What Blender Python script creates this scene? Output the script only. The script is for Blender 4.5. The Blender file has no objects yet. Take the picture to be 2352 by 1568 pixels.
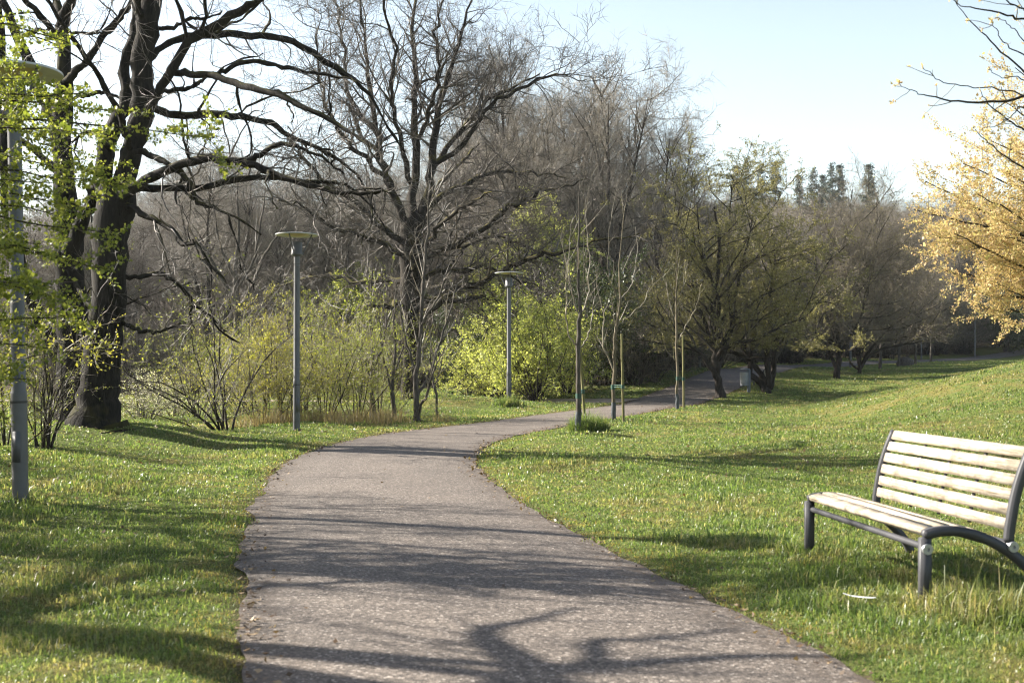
import bpy, math, random
import numpy as np
from mathutils import Vector
rng = np.random.default_rng(7)
random.seed(7)
R = math.radians
scene = bpy.context.scene
COL = scene.collection
F = 2613.0            # focal length in pixels of a 2352 wide frame (40 mm on 36 mm)
CX, HY, CAMZ = 1176.0, 846.0, 1.5

def P(px, py, Y):
    s = F / Y
    return np.array([(px - CX) / s, Y, CAMZ - (py - HY) / s])

# ------------------------------------------------------------------ terrain
CTRL = [
 # flat foreground and left lawn
 (0,-10,0),(-30,-10,0),(30,-10,.2),(0,0,0),(-8,0,0),(8,0,.05),(0,6,0),(-4,8,0),(4,8,0),(-9,12,.05),(-5.4,12.6,.03),(5,14,.02),
 (-2,19,0),(-8,18,.08),(-12,24,.1),(-2,26,0),(-5.3,27.6,.02),(-20,28,.1),(1.2,27,0),(4,25,.02),(7,20,.15),
 (1.2,32,0.03),(3,31.5,.1),(4,38,.16),(-.1,41,0.0),(-4,36,0),(-12,38,0),(-25,40,.05),(5.5,38,.2),
 (-3,47,.05),(-12,51,.05),(-30,53,.05),(3.5,46,.16),(-12,58,.2),(-30,62,.3),(0,54,.35),
 # main path climbing to the right
 (7.2,47,.45),(8.5,46.5,.38),(11,49,.45),(9.7,54,.95),(12.5,61,1.42),(10.2,62,1.5),(18.5,76,1.68),(31,97,2.05),(51,122,2.6),
 (17.8,62,.9),(21.5,70,1.18),(26,80,1.42),(30,88,1.64),(33,96,1.82),(38,104,2.06),(14,52,.6),
 # bank on the right
 (8,30,.08),(10.3,33,.18),(12.5,35,.82),(15.7,35,1.5),(20,35,1.95),(26,34,2.3),(9,22,.3),(13,22,.8),(18,22,1.3),(26,20,1.7),
 (12,43,.35),(16,46,.62),(22,50,1.1),(9,38,.1),(28,55,1.6),(34,62,2.0),(30,70,1.6),(45,90,2.4),
 # wooded slopes behind
 (-40,90,2.5),(-10,90,2.2),(10,90,2.3),(-60,130,7),(-20,130,6),(20,130,5),(60,150,6),(100,150,7),(90,110,4),
 (-60,190,13),(0,190,13),(60,200,16),(110,200,17),(160,200,17),(30,165,9),
 (-200,200,10),(-200,60,2),(-200,-60,0),(200,-60,3),(200,60,6),(260,200,16),(0,-100,0),
 (-300,420,18),(0,420,22),(300,420,22),
]
_c = np.array(CTRL, float)
def _tps(r2):
    return 0.5 * r2 * np.log(np.maximum(r2, 1e-9))
def _solve():
    n = len(_c); p = _c[:, :2] / 50.0
    r2 = ((p[:, None] - p[None]) ** 2).sum(-1)
    K = _tps(r2) + np.eye(n) * 0.0008
    Q = np.hstack([np.ones((n, 1)), p])
    A = np.zeros((n + 3, n + 3)); A[:n, :n] = K; A[:n, n:] = Q; A[n:, :n] = Q.T
    return np.linalg.solve(A, np.concatenate([_c[:, 2], np.zeros(3)]))
_w = _solve()
def gauss(x, y, cx, cy, rx, ry):
    return np.exp(-((x - cx) / rx) ** 2 - ((y - cy) / ry) ** 2)
def G(x, y):
    x = np.asarray(x, float); y = np.asarray(y, float)
    shp = x.shape; xf = np.clip(x.ravel(), -300, 300); yf = np.clip(y.ravel(), -100, 420)
    out = np.empty(xf.shape); n = len(_c)
    for i in range(0, len(xf), 20000):
        q = np.stack([xf[i:i+20000], yf[i:i+20000]], 1) / 50.0
        r2 = ((q[:, None] - _c[None, :, :2] / 50.0) ** 2).sum(-1)
        out[i:i+20000] = _tps(r2) @ _w[:n] + _w[n] + q @ _w[n+1:]
    out = out.reshape(shp)
    out += .34 * gauss(x, y, -8.2, 22.3, 2.1, 1.9) + .5 * gauss(x, y, -2.4, 42.5, 3.6, 1.8) + .22 * gauss(x, y, 16.0, 33, 4.0, 4.0) + .30 * gauss(x, y, 12.8, 30, 3, 5) - .14 * gauss(x, y, 8.6, 31, 1.6, 5) - .2 * gauss(x, y, 14.5, 45, 6, 3.5)
    return out
def g1(x, y):
    return float(G(np.array([x]), np.array([y]))[0])

# ------------------------------------------------------------------ noise
class WN:
    def __init__(s, seed, scale, n=14):
        r = np.random.default_rng(seed); a = r.uniform(0, 6.283, n); k = r.uniform(.5, 2.0, n) / scale * 6.283
        s.kx, s.ky, s.ph = np.cos(a) * k, np.sin(a) * k, r.uniform(0, 6.283, n)
    def __call__(s, x, y):
        o = np.zeros(np.shape(x))
        for a, b, c in zip(s.kx, s.ky, s.ph): o += np.sin(a * x + b * y + c)
        return o / math.sqrt(len(s.kx) * .5)

# ------------------------------------------------------------------ paths
def catmull(pts, n):
    p = np.asarray(pts, float)
    p = np.vstack([2 * p[0] - p[1], p, 2 * p[-1] - p[-2]])
    m = len(p) - 3
    u = np.linspace(0, m - 1e-6, n); i = u.astype(int); t = (u - i)[:, None]
    a, b, c, d = p[i], p[i + 1], p[i + 2], p[i + 3]
    return .5 * (2 * b + (c - a) * t + (2 * a - 5 * b + 4 * c - d) * t ** 2 + (3 * b - a - 3 * c + d) * t ** 3)
MAIN = catmull([(1.6,-6),(1.0,0),(.22,5.43),(-.5,8.6),(-1.45,13.3),(-2.1,19.0),(-1.55,25.4),(.9,32),(3.7,38.3),(6.6,46),(9.3,53),(12.0,60),(17.8,76),(30.5,97),(50,122),(80,150)], 700)
SIDE = catmull([(5.2,45.2),(2.0,47.2),(-3,48.8),(-12,51),(-30,53),(-60,57),(-110,60)], 260)
def pdist(x, y, line):
    xf = np.ravel(x); yf = np.ravel(y); o = np.empty(len(xf))
    for i in range(0, len(xf), 20000):
        d = (xf[i:i+20000, None] - line[None, :, 0]) ** 2 + (yf[i:i+20000, None] - line[None, :, 1]) ** 2
        o[i:i+20000] = np.sqrt(d.min(1))
    return o.reshape(np.shape(x))
edge_n = WN(3, 1.6); edge_n2 = WN(4, .7)
def main_half(x, y):
    return 1.5 + .028 * edge_n(x, y) + .007 * edge_n2(x, y)
def side_half(x, y):
    return 1.0 + .1 * edge_n(x, y)

_b1, _b2 = WN(11, 3.5), WN(12, 9.0)
def GS(X, Y):
    """lawn surface: terrain with its small bumps, level under the paths"""
    dm = pdist(X, Y, MAIN); ds = pdist(X, Y, SIDE)
    w = np.clip((np.minimum(dm, ds + .4) - 1.7) / 1.5, 0, 1)
    return G(X, Y) + w * (.018 * _b1(X, Y) + .035 * _b2(X, Y)) + .03 * np.clip((dm - 1.45) / .35, 0, 1) - .03
def g1(x, y):
    return float(GS(np.array([x]), np.array([y]))[0])
_mx = MAIN[np.argmin(MAIN[:, 0]):]
def path_y(X): return np.interp(X, _mx[:, 0], _mx[:, 1])

# ------------------------------------------------------------------ object helpers
def tag(o, label=None, cat=None, group=None, kind=None):
    if label: o['label'] = label
    if cat: o['category'] = cat
    if group: o['group'] = group
    if kind: o['kind'] = kind
    return o
def thing(name, loc, label, cat, group=None, rz=0.0):
    o = bpy.data.objects.new(name, None); COL.objects.link(o)
    o.location = loc; o.rotation_euler = (0, 0, rz); o.empty_display_size = .2
    return tag(o, label, cat, group)
def mkmesh(name, V, faces, smooth=True):
    """faces: list of (int array m x k)"""
    me = bpy.data.meshes.new(name)
    V = np.ascontiguousarray(V, np.float32)
    me.vertices.add(len(V)); me.vertices.foreach_set('co', V.ravel())
    loops = np.concatenate([f.ravel() for f in faces]).astype(np.int32)
    tot = np.concatenate([np.full(len(f), f.shape[1], np.int32) for f in faces])
    start = np.concatenate([[0], np.cumsum(tot)[:-1]]).astype(np.int32)
    me.loops.add(len(loops)); me.loops.foreach_set('vertex_index', loops)
    me.polygons.add(len(tot)); me.polygons.foreach_set('loop_start', start)
    if smooth: me.polygons.foreach_set('use_smooth', np.ones(len(tot), bool))
    me.update(calc_edges=True)
    return me
def mesh_obj(name, V, faces, mat, parent=None, smooth=True):
    me = mkmesh(name, V, faces, smooth)
    o = bpy.data.objects.new(name, me); COL.objects.link(o)
    if mat: me.materials.append(mat)
    if parent: o.parent = parent
    return o
def children(o):
    return [c for c in bpy.data.objects if c.parent == o]
def copy_tree(o, kids, loc, rz, sc=1.0, label=None, group=None, cat=None, tilt=0):
    c = o.copy(); COL.objects.link(c); c.location = loc; c.rotation_euler = (tilt, 0, rz); c.scale = (sc, sc, sc)
    for k in ('label', 'category', 'group'):
        if k in c: del c[k]
    tag(c, label, cat, group)
    for k in kids:
        d = k.copy(); COL.objects.link(d); d.parent = c
    return c
class MB:
    """collects simple solids into one mesh"""
    def __init__(s): s.V = []; s.F4 = []; s.F3 = []; s.n = 0
    def add(s, V, F4=None, F3=None):
        V = np.asarray(V, float)
        if F4 is not None and len(F4): s.F4.append(np.asarray(F4, int) + s.n)
        if F3 is not None and len(F3): s.F3.append(np.asarray(F3, int) + s.n)
        s.V.append(V); s.n += len(V)
    def lathe(s, prof, n=24, c=(0, 0, 0), ax=None):
        prof = np.asarray(prof, float); m = len(prof)
        a = np.linspace(0, 2 * math.pi, n, endpoint=False)
        V = np.stack([prof[:, 0, None] * np.cos(a), prof[:, 0, None] * np.sin(a), np.repeat(prof[:, 1, None], n, 1)], -1).reshape(-1, 3)
        if ax is not None:
            q = Vector((0, 0, 1)).rotation_difference(Vector(ax)).to_matrix(); V = V @ np.array(q).T
        V = V + np.array(c)
        f = []
        for i in range(m - 1):
            for j in range(n):
                k = (j + 1) % n
                f.append((i * n + j, i * n + k, (i + 1) * n + k, (i + 1) * n + j))
        s.add(V, f)
    def rod(s, a, b, r, r2=None, n=10):
        a = np.asarray(a, float); b = np.asarray(b, float); L = np.linalg.norm(b - a); r2 = r if r2 is None else r2
        s.lathe([(0.0001, 0), (r, 0), (r2, L), (0.0001, L)], n, a, (b - a) / L)
    def sweep(s, path, w, t, x0):
        """rectangular bar swept along (y,z) profile, width w along x centred x0, thickness t in profile plane"""
        p = np.asarray(path, float); d = np.gradient(p, axis=0); d /= np.linalg.norm(d, axis=1)[:, None]
        nrm = np.stack([-d[:, 1], d[:, 0]], 1)
        a = p + nrm * t / 2; b = p - nrm * t / 2; n = len(p); V = []
        for i in range(n):
            V += [(x0 - w / 2, *a[i]), (x0 + w / 2, *a[i]), (x0 + w / 2, *b[i]), (x0 - w / 2, *b[i])]
        f = []
        for i in range(n - 1):
            for j in range(4):
                k = (j + 1) % 4; f.append((i * 4 + j, i * 4 + k, i * 4 + 4 + k, i * 4 + 4 + j))
        f += [(0, 1, 2, 3), (4 * n - 1, 4 * n - 2, 4 * n - 3, 4 * n - 4)]
        s.add(V, f)
    def box(s, c, size, rotx=0.0):
        x, y, z = np.array(size) / 2
        V = np.array([(a, b, d) for a in (-x, x) for b in (-y, y) for d in (-z, z)])
        if rotx:
            cs, sn = math.cos(rotx), math.sin(rotx); V = V @ np.array([[1, 0, 0], [0, cs, -sn], [0, sn, cs]]).T
        s.add(V + np.array(c), [(0, 1, 3, 2), (4, 6, 7, 5), (0, 4, 5, 1), (2, 3, 7, 6), (0, 2, 6, 4), (1, 5, 7, 3)])
    def build(s, name, mat, parent=None, smooth=False, bevel=0.0, flip=False):
        fs = []
        if s.F4: fs.append(np.vstack(s.F4))
        if s.F3: fs.append(np.vstack(s.F3))
        o = mesh_obj(name, np.vstack(s.V), fs, mat, parent, smooth)
        import bmesh
        bm = bmesh.new(); bm.from_mesh(o.data); bmesh.ops.recalc_face_normals(bm, faces=bm.faces)
        if bevel: bmesh.ops.bevel(bm, geom=[e for e in bm.edges if e.is_manifold and e.calc_face_angle(0) > .6], offset=bevel, segments=2, affect='EDGES', clamp_overlap=True)
        bm.to_mesh(o.data); bm.free()
        if smooth:
            for e in o.data.polygons: e.use_smooth = True
            o.data.set_sharp_from_angle(angle=R(40))
        return o

# ------------------------------------------------------------------ materials
def newmat(name):
    m = bpy.data.materials.new(name); m.use_nodes = True
    nt = m.node_tree; nt.nodes.clear()
    return m, nt, nt.nodes, nt.links
def N(nt, t, **kw):
    n = nt.nodes.new(t)
    for k, v in kw.items():
        if k.startswith('i_'):
            key = k[2:]; key = int(key) if key.isdigit() else key.replace('_', ' ')
            n.inputs[key].default_value = v
        else: setattr(n, k, v)
    return n
def ramp(nt, fac, stops):
    r = nt.nodes.new('ShaderNodeValToRGB'); el = r.color_ramp.elements
    while len(el) < len(stops): el.new(.5)
    for e, (p, c) in zip(el, stops): e.position = p; e.color = (*c, 1)
    nt.links.new(fac, r.inputs[0]); return r.outputs[0]
def noise(nt, scale, detail=4, rough=.55, vec=None, dist=0.0):
    n = N(nt, 'ShaderNodeTexNoise', i_Scale=scale, i_Detail=detail, i_Roughness=rough, i_Distortion=dist)
    if vec is not None: nt.links.new(vec, n.inputs['Vector'])
    return n.outputs['Fac']
def mixc(nt, fac, a, b, mode='MIX'):
    m = nt.nodes.new('ShaderNodeMix'); m.data_type = 'RGBA'; m.blend_type = mode
    for s, v in ((0, fac), (6, a), (7, b)):
        if hasattr(v, 'links') or hasattr(v, 'is_linked'): nt.links.new(v, m.inputs[s])
        else: m.inputs[s].default_value = (*v, 1) if isinstance(v, tuple) else v
    return m.outputs[2]
def finish(nt, col, rough=.8, spec=.3, bump=None, bstr=.3, bdist=.02, metal=0.0, extra=None):
    b = N(nt, 'ShaderNodeBsdfPrincipled', i_Roughness=rough, i_Metallic=metal)
    b.inputs['Specular IOR Level'].default_value = spec
    if hasattr(col, 'is_linked'): nt.links.new(col, b.inputs['Base Color'])
    else: b.inputs['Base Color'].default_value = (*col, 1)
    if bump is not None:
        bp = N(nt, 'ShaderNodeBump', i_Strength=bstr, i_Distance=bdist); nt.links.new(bump, bp.inputs['Height']); nt.links.new(bp.outputs[0], b.inputs['Normal'])
    o = N(nt, 'ShaderNodeOutputMaterial'); nt.links.new(b.outputs[0], o.inputs[0])
    return b
def objcoord(nt): return N(nt, 'ShaderNodeTexCoord').outputs['Object']
def geo(nt, name): return N(nt, 'ShaderNodeNewGeometry').outputs[name]

def bark(name, c1, c2, moss=None, mossamt=.5, scale=6.0):
    m, nt, ns, L = newmat(name)
    v = objcoord(nt)
    mp = N(nt, 'ShaderNodeMapping'); mp.inputs['Scale'].default_value = (1, 1, .22); L.new(v, mp.inputs[0])
    n1 = noise(nt, scale * 2.2, 6, .65, mp.outputs[0], .6)
    n2 = noise(nt, scale * .35, 3, .5, v)
    col = ramp(nt, n1, [(.3, c1), (.72, c2)])
    if moss:
        sep = N(nt, 'ShaderNodeSeparateXYZ'); L.new(geo(nt, 'Normal'), sep.inputs[0])
        mr = N(nt, 'ShaderNodeMapRange', i_1=-.25, i_2=.9); L.new(sep.outputs[2], mr.inputs[0])
        ad = N(nt, 'ShaderNodeMath', operation='MULTIPLY_ADD'); L.new(n2, ad.inputs[0]); ad.inputs[1].default_value = 2.4; ad.inputs[2].default_value = -1.75 + mossamt
        mu = N(nt, 'ShaderNodeMath', operation='ADD', use_clamp=True); L.new(mr.outputs[0], mu.inputs[0]); L.new(ad.outputs[0], mu.inputs[1])
        sb = N(nt, 'ShaderNodeMath', operation='SUBTRACT', use_clamp=True); L.new(mu.outputs[0], sb.inputs[0]); sb.inputs[1].default_value = .35
        col = mixc(nt, sb.outputs[0], col, moss)
    finish(nt, col, .9, .15, n1, .9, .03)
    return m
def twigmat(name, c1, c2, rough=.55, spec=.4):
    m, nt, ns, L = newmat(name)
    rpi = geo(nt, 'Random Per Island')
    finish(nt, ramp(nt, rpi, [(0, c1), (1, c2)]), rough, spec)
    return m
def leafmat(name, cols, trans=.5, rough=.45, spec=.35, tcol=1.5, tb=.55):
    m, nt, ns, L = newmat(name)
    rpi = geo(nt, 'Random Per Island')
    st = [(i / (len(cols) - 1), c) for i, c in enumerate(cols)]
    col = ramp(nt, rpi, st)
    b = N(nt, 'ShaderNodeBsdfPrincipled', i_Roughness=rough); b.inputs['Specular IOR Level'].default_value = spec
    L.new(col, b.inputs['Base Color'])
    t = N(nt, 'ShaderNodeBsdfTranslucent')
    tc = mixc(nt, 1.0, col, (tcol, tcol, tcol * tb), 'MULTIPLY'); L.new(tc, t.inputs[0])
    mx = N(nt, 'ShaderNodeMixShader', i_0=trans); L.new(b.outputs[0], mx.inputs[1]); L.new(t.outputs[0], mx.inputs[2])
    o = N(nt, 'ShaderNodeOutputMaterial'); L.new(mx.outputs[0], o.inputs[0])
    return m
M = {}
M['oak'] = bark('oak_bark', (.006, .0055, .005), (.031, .027, .022), (.075, .07, .014), .36, 7)
M['oak_far'] = bark('mossy_bark', (.007, .006, .005), (.034, .028, .022), (.12, .105, .02), .48, 5)
M['bark'] = bark('grey_bark', (.03, .026, .022), (.13, .115, .10), (.09, .09, .03), .1, 6)
M['bark_dark'] = bark('dark_bark', (.012, .010, .008), (.06, .05, .042), (.09, .085, .02), .2, 8)
M['pale_bark'] = bark('pale_sapling_bark', (.07, .058, .04), (.20, .17, .12), None, 0, 12)
M['twig_oak'] = twigmat('oak_twig', (.018, .015, .012), (.11, .09, .07))
M['twig_grey'] = twigmat('grey_twig', (.045, .039, .030), (.29, .25, .19), .5, .5)
M['twig_brown'] = twigmat('brown_twig', (.04, .033, .024), (.25, .205, .15), .5, .45)
M['twig_dark'] = twigmat('dark_twig', (.028, .023, .016), (.16, .135, .095))
M['leaf_fresh'] = leafmat('fresh_leaf', [(.09, .12, .022), (.21, .245, .045), (.34, .35, .09)], tcol=1.25)
M['leaf_yellow'] = leafmat('yellow_green_leaf', [(.11, .115, .02), (.24, .235, .045), (.36, .33, .09)])
M['leaf_lime'] = leafmat('lime_leaf', [(.24, .29, .07), (.42, .45, .14), (.56, .57, .25)])
M['leaf_bud'] = leafmat('olive_bud', [(.095, .09, .032), (.19, .175, .065), (.34, .31, .18)], .4)
M['leaf_gold'] = leafmat('golden_young_leaf', [(.48, .325, .18), (.50, .385, .20), (.40, .37, .155)], .5, tcol=1.3, tb=.8)
M['leaf_dark'] = leafmat('evergreen_leaf', [(.018, .03, .010), (.035, .055, .014), (.06, .08, .02)], .25)
M['leaf_white'] = leafmat('white_blossom', [(.6, .6, .5), (.75, .73, .65), (.8, .8, .75)], .3)
M['needle'] = leafmat('conifer_needle', [(.012, .026, .018), (.03, .05, .032), (.05, .07, .04)], .15)
M['dry'] = leafmat('dry_grass', [(.20, .155, .09), (.32, .26, .16), (.17, .12, .07)], .4)
M['grass'] = None
def grassmat(name):
    m, nt, ns, L = newmat(name)
    rpi = geo(nt, 'Random Per Island'); pos = geo(nt, 'Position')
    n = noise(nt, .45, 3, .6, pos); n2 = noise(nt, 3.0, 3, .6, pos)
    g = ramp(nt, rpi, [(0, (.06, .105, .028)), (.5, (.118, .172, .05)), (.90, (.175, .22, .075)), (.965, (.26, .26, .11)), (1, (.38, .34, .20))])
    y = ramp(nt, rpi, [(0, (.12, .145, .05)), (.55, (.215, .215, .09)), (.8, (.26, .225, .11)), (1, (.36, .30, .17))])
    ad = N(nt, 'ShaderNodeMath', operation='ADD'); L.new(n, ad.inputs[0]); L.new(n2, ad.inputs[1])
    mr = N(nt, 'ShaderNodeMapRange', i_1=.98, i_2=1.2); L.new(ad.outputs[0], mr.inputs[0])
    col = mixc(nt, mr.outputs[0], g, y)
    b = N(nt, 'ShaderNodeBsdfPrincipled', i_Roughness=.38); b.inputs['Specular IOR Level'].default_value = .45
    L.new(col, b.inputs['Base Color'])
    t = N(nt, 'ShaderNodeBsdfTranslucent'); L.new(mixc(nt, 1.0, col, (1.5, 1.5, .9), 'MULTIPLY'), t.inputs[0])
    mx = N(nt, 'ShaderNodeMixShader', i_0=.5); L.new(b.outputs[0], mx.inputs[1]); L.new(t.outputs[0], mx.inputs[2])
    o = N(nt, 'ShaderNodeOutputMaterial'); L.new(mx.outputs[0], o.inputs[0])
    return m
M['grass'] = grassmat('grass_blade')
def groundmat():
    m, nt, ns, L = newmat('lawn_and_forest_floor')
    pos = geo(nt, 'Position')
    n = noise(nt, .45, 3, .6, pos); n2 = noise(nt, 3.0, 3, .6, pos); n3 = noise(nt, 38, 6, .75, pos); n4 = noise(nt, 1.2, 4, .6, pos)
    g = ramp(nt, n3, [(.34, (.03, .042, .012)), (.5, (.095, .12, .03)), (.66, (.19, .195, .06))])
    y = ramp(nt, n3, [(.3, (.07, .065, .02)), (.7, (.20, .175, .055))])
    ad = N(nt, 'ShaderNodeMath', operation='ADD'); L.new(n, ad.inputs[0]); L.new(n2, ad.inputs[1])
    mr = N(nt, 'ShaderNodeMapRange', i_1=.98, i_2=1.2); L.new(ad.outputs[0], mr.inputs[0])
    col = mixc(nt, mr.outputs[0], g, y)
    soil = ramp(nt, n3, [(.3, (.03, .022, .015)), (.7, (.12, .09, .06))])
    litter = ramp(nt, n3, [(.3, (.025, .018, .012)), (.6, (.09, .065, .042)), (.8, (.16, .12, .08))])
    a1 = N(nt, 'ShaderNodeAttribute', attribute_name='soil'); a2 = N(nt, 'ShaderNodeAttribute', attribute_name='wood')
    f1 = N(nt, 'ShaderNodeMath', operation='MULTIPLY_ADD', use_clamp=True); L.new(n3, f1.inputs[0]); f1.inputs[1].default_value = 1.2; f1.inputs[2].default_value = -.6
    f2 = N(nt, 'ShaderNodeMath', operation='ADD', use_clamp=True); L.new(a1.outputs['Fac'], f2.inputs[0]); L.new(f1.outputs[0], f2.inputs[1])
    f3 = N(nt, 'ShaderNodeMath', operation='MULTIPLY', use_clamp=True); L.new(f2.outputs[0], f3.inputs[0]); L.new(a1.outputs['Fac'], f3.inputs[1])
    col = mixc(nt, f3.outputs[0], col, soil)
    col = mixc(nt, a2.outputs['Fac'], col, litter)
    finish(nt, col, .95, .1, n3, .8, .04)
    return m
M['ground'] = groundmat()
def pathmat(name, gravel=False):
    m, nt, ns, L = newmat(name)
    pos = geo(nt, 'Position')
    vo = N(nt, 'ShaderNodeTexVoronoi', i_Scale=70.0); L.new(pos, vo.inputs['Vector'])
    sepc = N(nt, 'ShaderNodeSeparateColor'); L.new(vo.outputs['Color'], sepc.inputs[0])
    big = noise(nt, .7, 4, .6, pos); mid = noise(nt, 9, 4, .65, pos)
    if gravel: col = ramp(nt, sepc.outputs[0], [(0, (.20, .16, .12)), (.5, (.32, .26, .20)), (1, (.42, .36, .29))])
    else: col = ramp(nt, sepc.outputs[0], [(0, (.042, .035, .030)), (.45, (.107, .090, .077)), (.85, (.172, .146, .124)), (.94, (.25, .215, .185)), (1, (.40, .36, .32))])
    shade = ramp(nt, big, [(.3, (.78, .77, .77)), (.7, (1.08, 1.06, 1.04))])
    col = mixc(nt, 1.0, col, shade, 'MULTIPLY')
    shade2 = ramp(nt, mid, [(.3, (.85, .85, .85)), (.7, (1.08, 1.08, 1.08))])
    col = mixc(nt, 1.0, col, shade2, 'MULTIPLY')
    a1 = N(nt, 'ShaderNodeAttribute', attribute_name='edge')
    f1 = N(nt, 'ShaderNodeMath', operation='MULTIPLY_ADD', use_clamp=True); L.new(mid, f1.inputs[0]); f1.inputs[1].default_value = 5.0; f1.inputs[2].default_value = -2.0
    f3 = N(nt, 'ShaderNodeMath', operation='MULTIPLY', use_clamp=True); L.new(f1.outputs[0], f3.inputs[0]); L.new(a1.outputs['Fac'], f3.inputs[1])
    col = mixc(nt, f3.outputs[0], col, (.065, .048, .035))
    finish(nt, col, .75, .35, vo.outputs['Distance'], .55, .006)
    return m
M['path'] = pathmat('worn_asphalt')
M['gravel'] = pathmat('gravel_path', True)
def metal(name, c, rough=.4, met=.0, spec=.5):
    m, nt, ns, L = newmat(name)
    v = objcoord(nt); n1 = noise(nt, 30, 5, .6, v); n2 = noise(nt, 3, 4, .6, v)
    col = ramp(nt, n2, [(.3, tuple(x * .8 for x in c)), (.7, tuple(min(1, x * 1.15) for x in c))])
    finish(nt, col, rough, spec, n1, .06, .004, met)
    return m
M['lamp_grey'] = metal('grey_painted_steel', (.088, .09, .097), .45)
M['lamp_band'] = metal('black_band', (.02, .02, .022), .5)
M['lamp_disc'] = metal('pale_lamp_disc', (.42, .43, .44), .35)
M['diffuser'] = metal('yellowed_diffuser', (.55, .46, .26), .3)
M['bench_metal'] = metal('grey_bench_steel', (.05, .05, .056), .5, 0, .35)
M['bolt'] = metal('bolt_steel', (.35, .36, .38), .35, .6)
M['bin'] = metal('slate_blue_steel', (.16, .18, .22), .5)
M['roof'] = metal('blue_roof', (.03, .05, .15), .5)
M['wall'] = metal('pale_wall', (.5, .49, .46), .8)
M['glass'] = metal('dark_pane', (.04, .05, .06), .1)
M['tie'] = metal('green_tie', (.008, .055, .038), .6)
M['paint'] = bark('dark_trunk_coating', (.05, .055, .06), (.10, .11, .12), None, 0, 10)
def woodmat(name, a, b, c):
    m, nt, ns, L = newmat(name)
    v = objcoord(nt); mp = N(nt, 'ShaderNodeMapping'); mp.inputs['Scale'].default_value = (1.2, 22, 22); L.new(v, mp.inputs[0])
    n1 = noise(nt, 2.6, 7, .75, mp.outputs[0], .8); n2 = noise(nt, 7, 5, .65, v)
    col = ramp(nt, n1, [(.36, a), (.48, b), (.62, c)])
    f = N(nt, 'ShaderNodeMapRange', i_1=.46, i_2=.66); L.new(n2, f.inputs[0])
    col = mixc(nt, f.outputs[0], col, tuple(x * .6 for x in b))
    finish(nt, col, .7, .25, n1, .35, .004)
    return m
M['slat'] = woodmat('weathered_bench_wood', (.15, .118, .082), (.44, .37, .28), (.58, .52, .43))
def stakemat():
    m, nt, ns, L = newmat('stake_wood')
    v = objcoord(nt); mp = N(nt, 'ShaderNodeMapping'); mp.inputs['Scale'].default_value = (8, 8, .8); L.new(v, mp.inputs[0])
    n1 = noise(nt, 5, 5, .65, mp.outputs[0]); n2 = noise(nt, 1.6, 3, .6, v)
    col = mixc(nt, n2, ramp(nt, n1, [(.3, (.12, .095, .05)), (.7, (.27, .22, .13))]), (.13, .14, .045))
    finish(nt, col, .85, .2, n1, .4, .01)
    return m
M['stake'] = stakemat()
M['deadleaf'] = leafmat('dead_leaf', [(.05, .03, .018), (.11, .07, .04), (.28, .21, .13)], .2)
M['verge'] = leafmat('dry_verge_grass', [(.14, .13, .04), (.28, .23, .09), (.20, .17, .05)], .4)
M['feather'] = leafmat('white_feather', [(.75, .75, .76), (.8, .8, .8)], .2)

# ------------------------------------------------------------------ growth
UP = np.array([0, 0, 1.0])
def nz(v): return v / np.maximum(np.linalg.norm(v, axis=-1, keepdims=True), 1e-9)
def march(st, d, ln, K, wob, up, r0, tip=.15, drag=None):
    n = len(st); pts = np.empty((n, K + 1, 3)); pts[:, 0] = st; d = nz(d.copy()); step = (ln / K)[:, None]
    for k in range(K):
        d = d + rng.normal(0, wob, (n, 3)); d[:, 2] += up
        if drag is not None: d = d + drag
        d = nz(d); pts[:, k + 1] = pts[:, k] + d * step
    t = np.linspace(0, 1, K + 1)
    rad = r0[:, None] * (1 - (1 - tip) * t[None])
    return pts, rad
def plen(pts): return np.linalg.norm(np.diff(pts, axis=1), axis=2).sum(1)
def spawn(par, dens, L, K=4, t0=.15, t1=1.0, ang=50, angsd=12, lsd=.3, taper=.5, rr=.55, rmax=9, rmin=.003, wob=.15, up=.03, tip=.2, flat=0.0, lcap=None):
    pts, rad = par; n, k1, _ = pts.shape
    ln = plen(pts)
    cnt = rng.poisson(np.maximum(dens * ln * (t1 - t0), 0.02)); idx = np.repeat(np.arange(n), cnt)
    m = len(idx); t = rng.uniform(t0, t1, m); u = t * (k1 - 1); i = np.minimum(u.astype(int), k1 - 2); f = (u - i)[:, None]
    a = pts[idx, i]; b = pts[idx, i + 1]; pos = a + (b - a) * f; T = nz(b - a)
    r = rad[idx, i] * (1 - f[:, 0]) + rad[idx, i + 1] * f[:, 0]
    ref = np.where(np.abs(T[:, 2:3]) > .9, np.array([[1., 0, 0]]), np.array([[0, 0, 1.]]))
    U = nz(np.cross(T, ref)); V = np.cross(T, U)
    ph = rng.uniform(0, 2 * math.pi, m); an = np.radians(rng.normal(ang, angsd, m))
    D = np.cos(an)[:, None] * T + np.sin(an)[:, None] * (np.cos(ph)[:, None] * U + np.sin(ph)[:, None] * V)
    if flat: D[:, 2] *= (1 - flat)
    Lc = L * (1 - taper * t) * np.exp(rng.normal(0, lsd, m))
    if lcap is not None: Lc = np.minimum(Lc, lcap * ln[idx])
    r0 = np.clip(r * rr, rmin, rmax)
    return march(pos, nz(D), Lc, K, wob, up, r0, tip)
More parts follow.
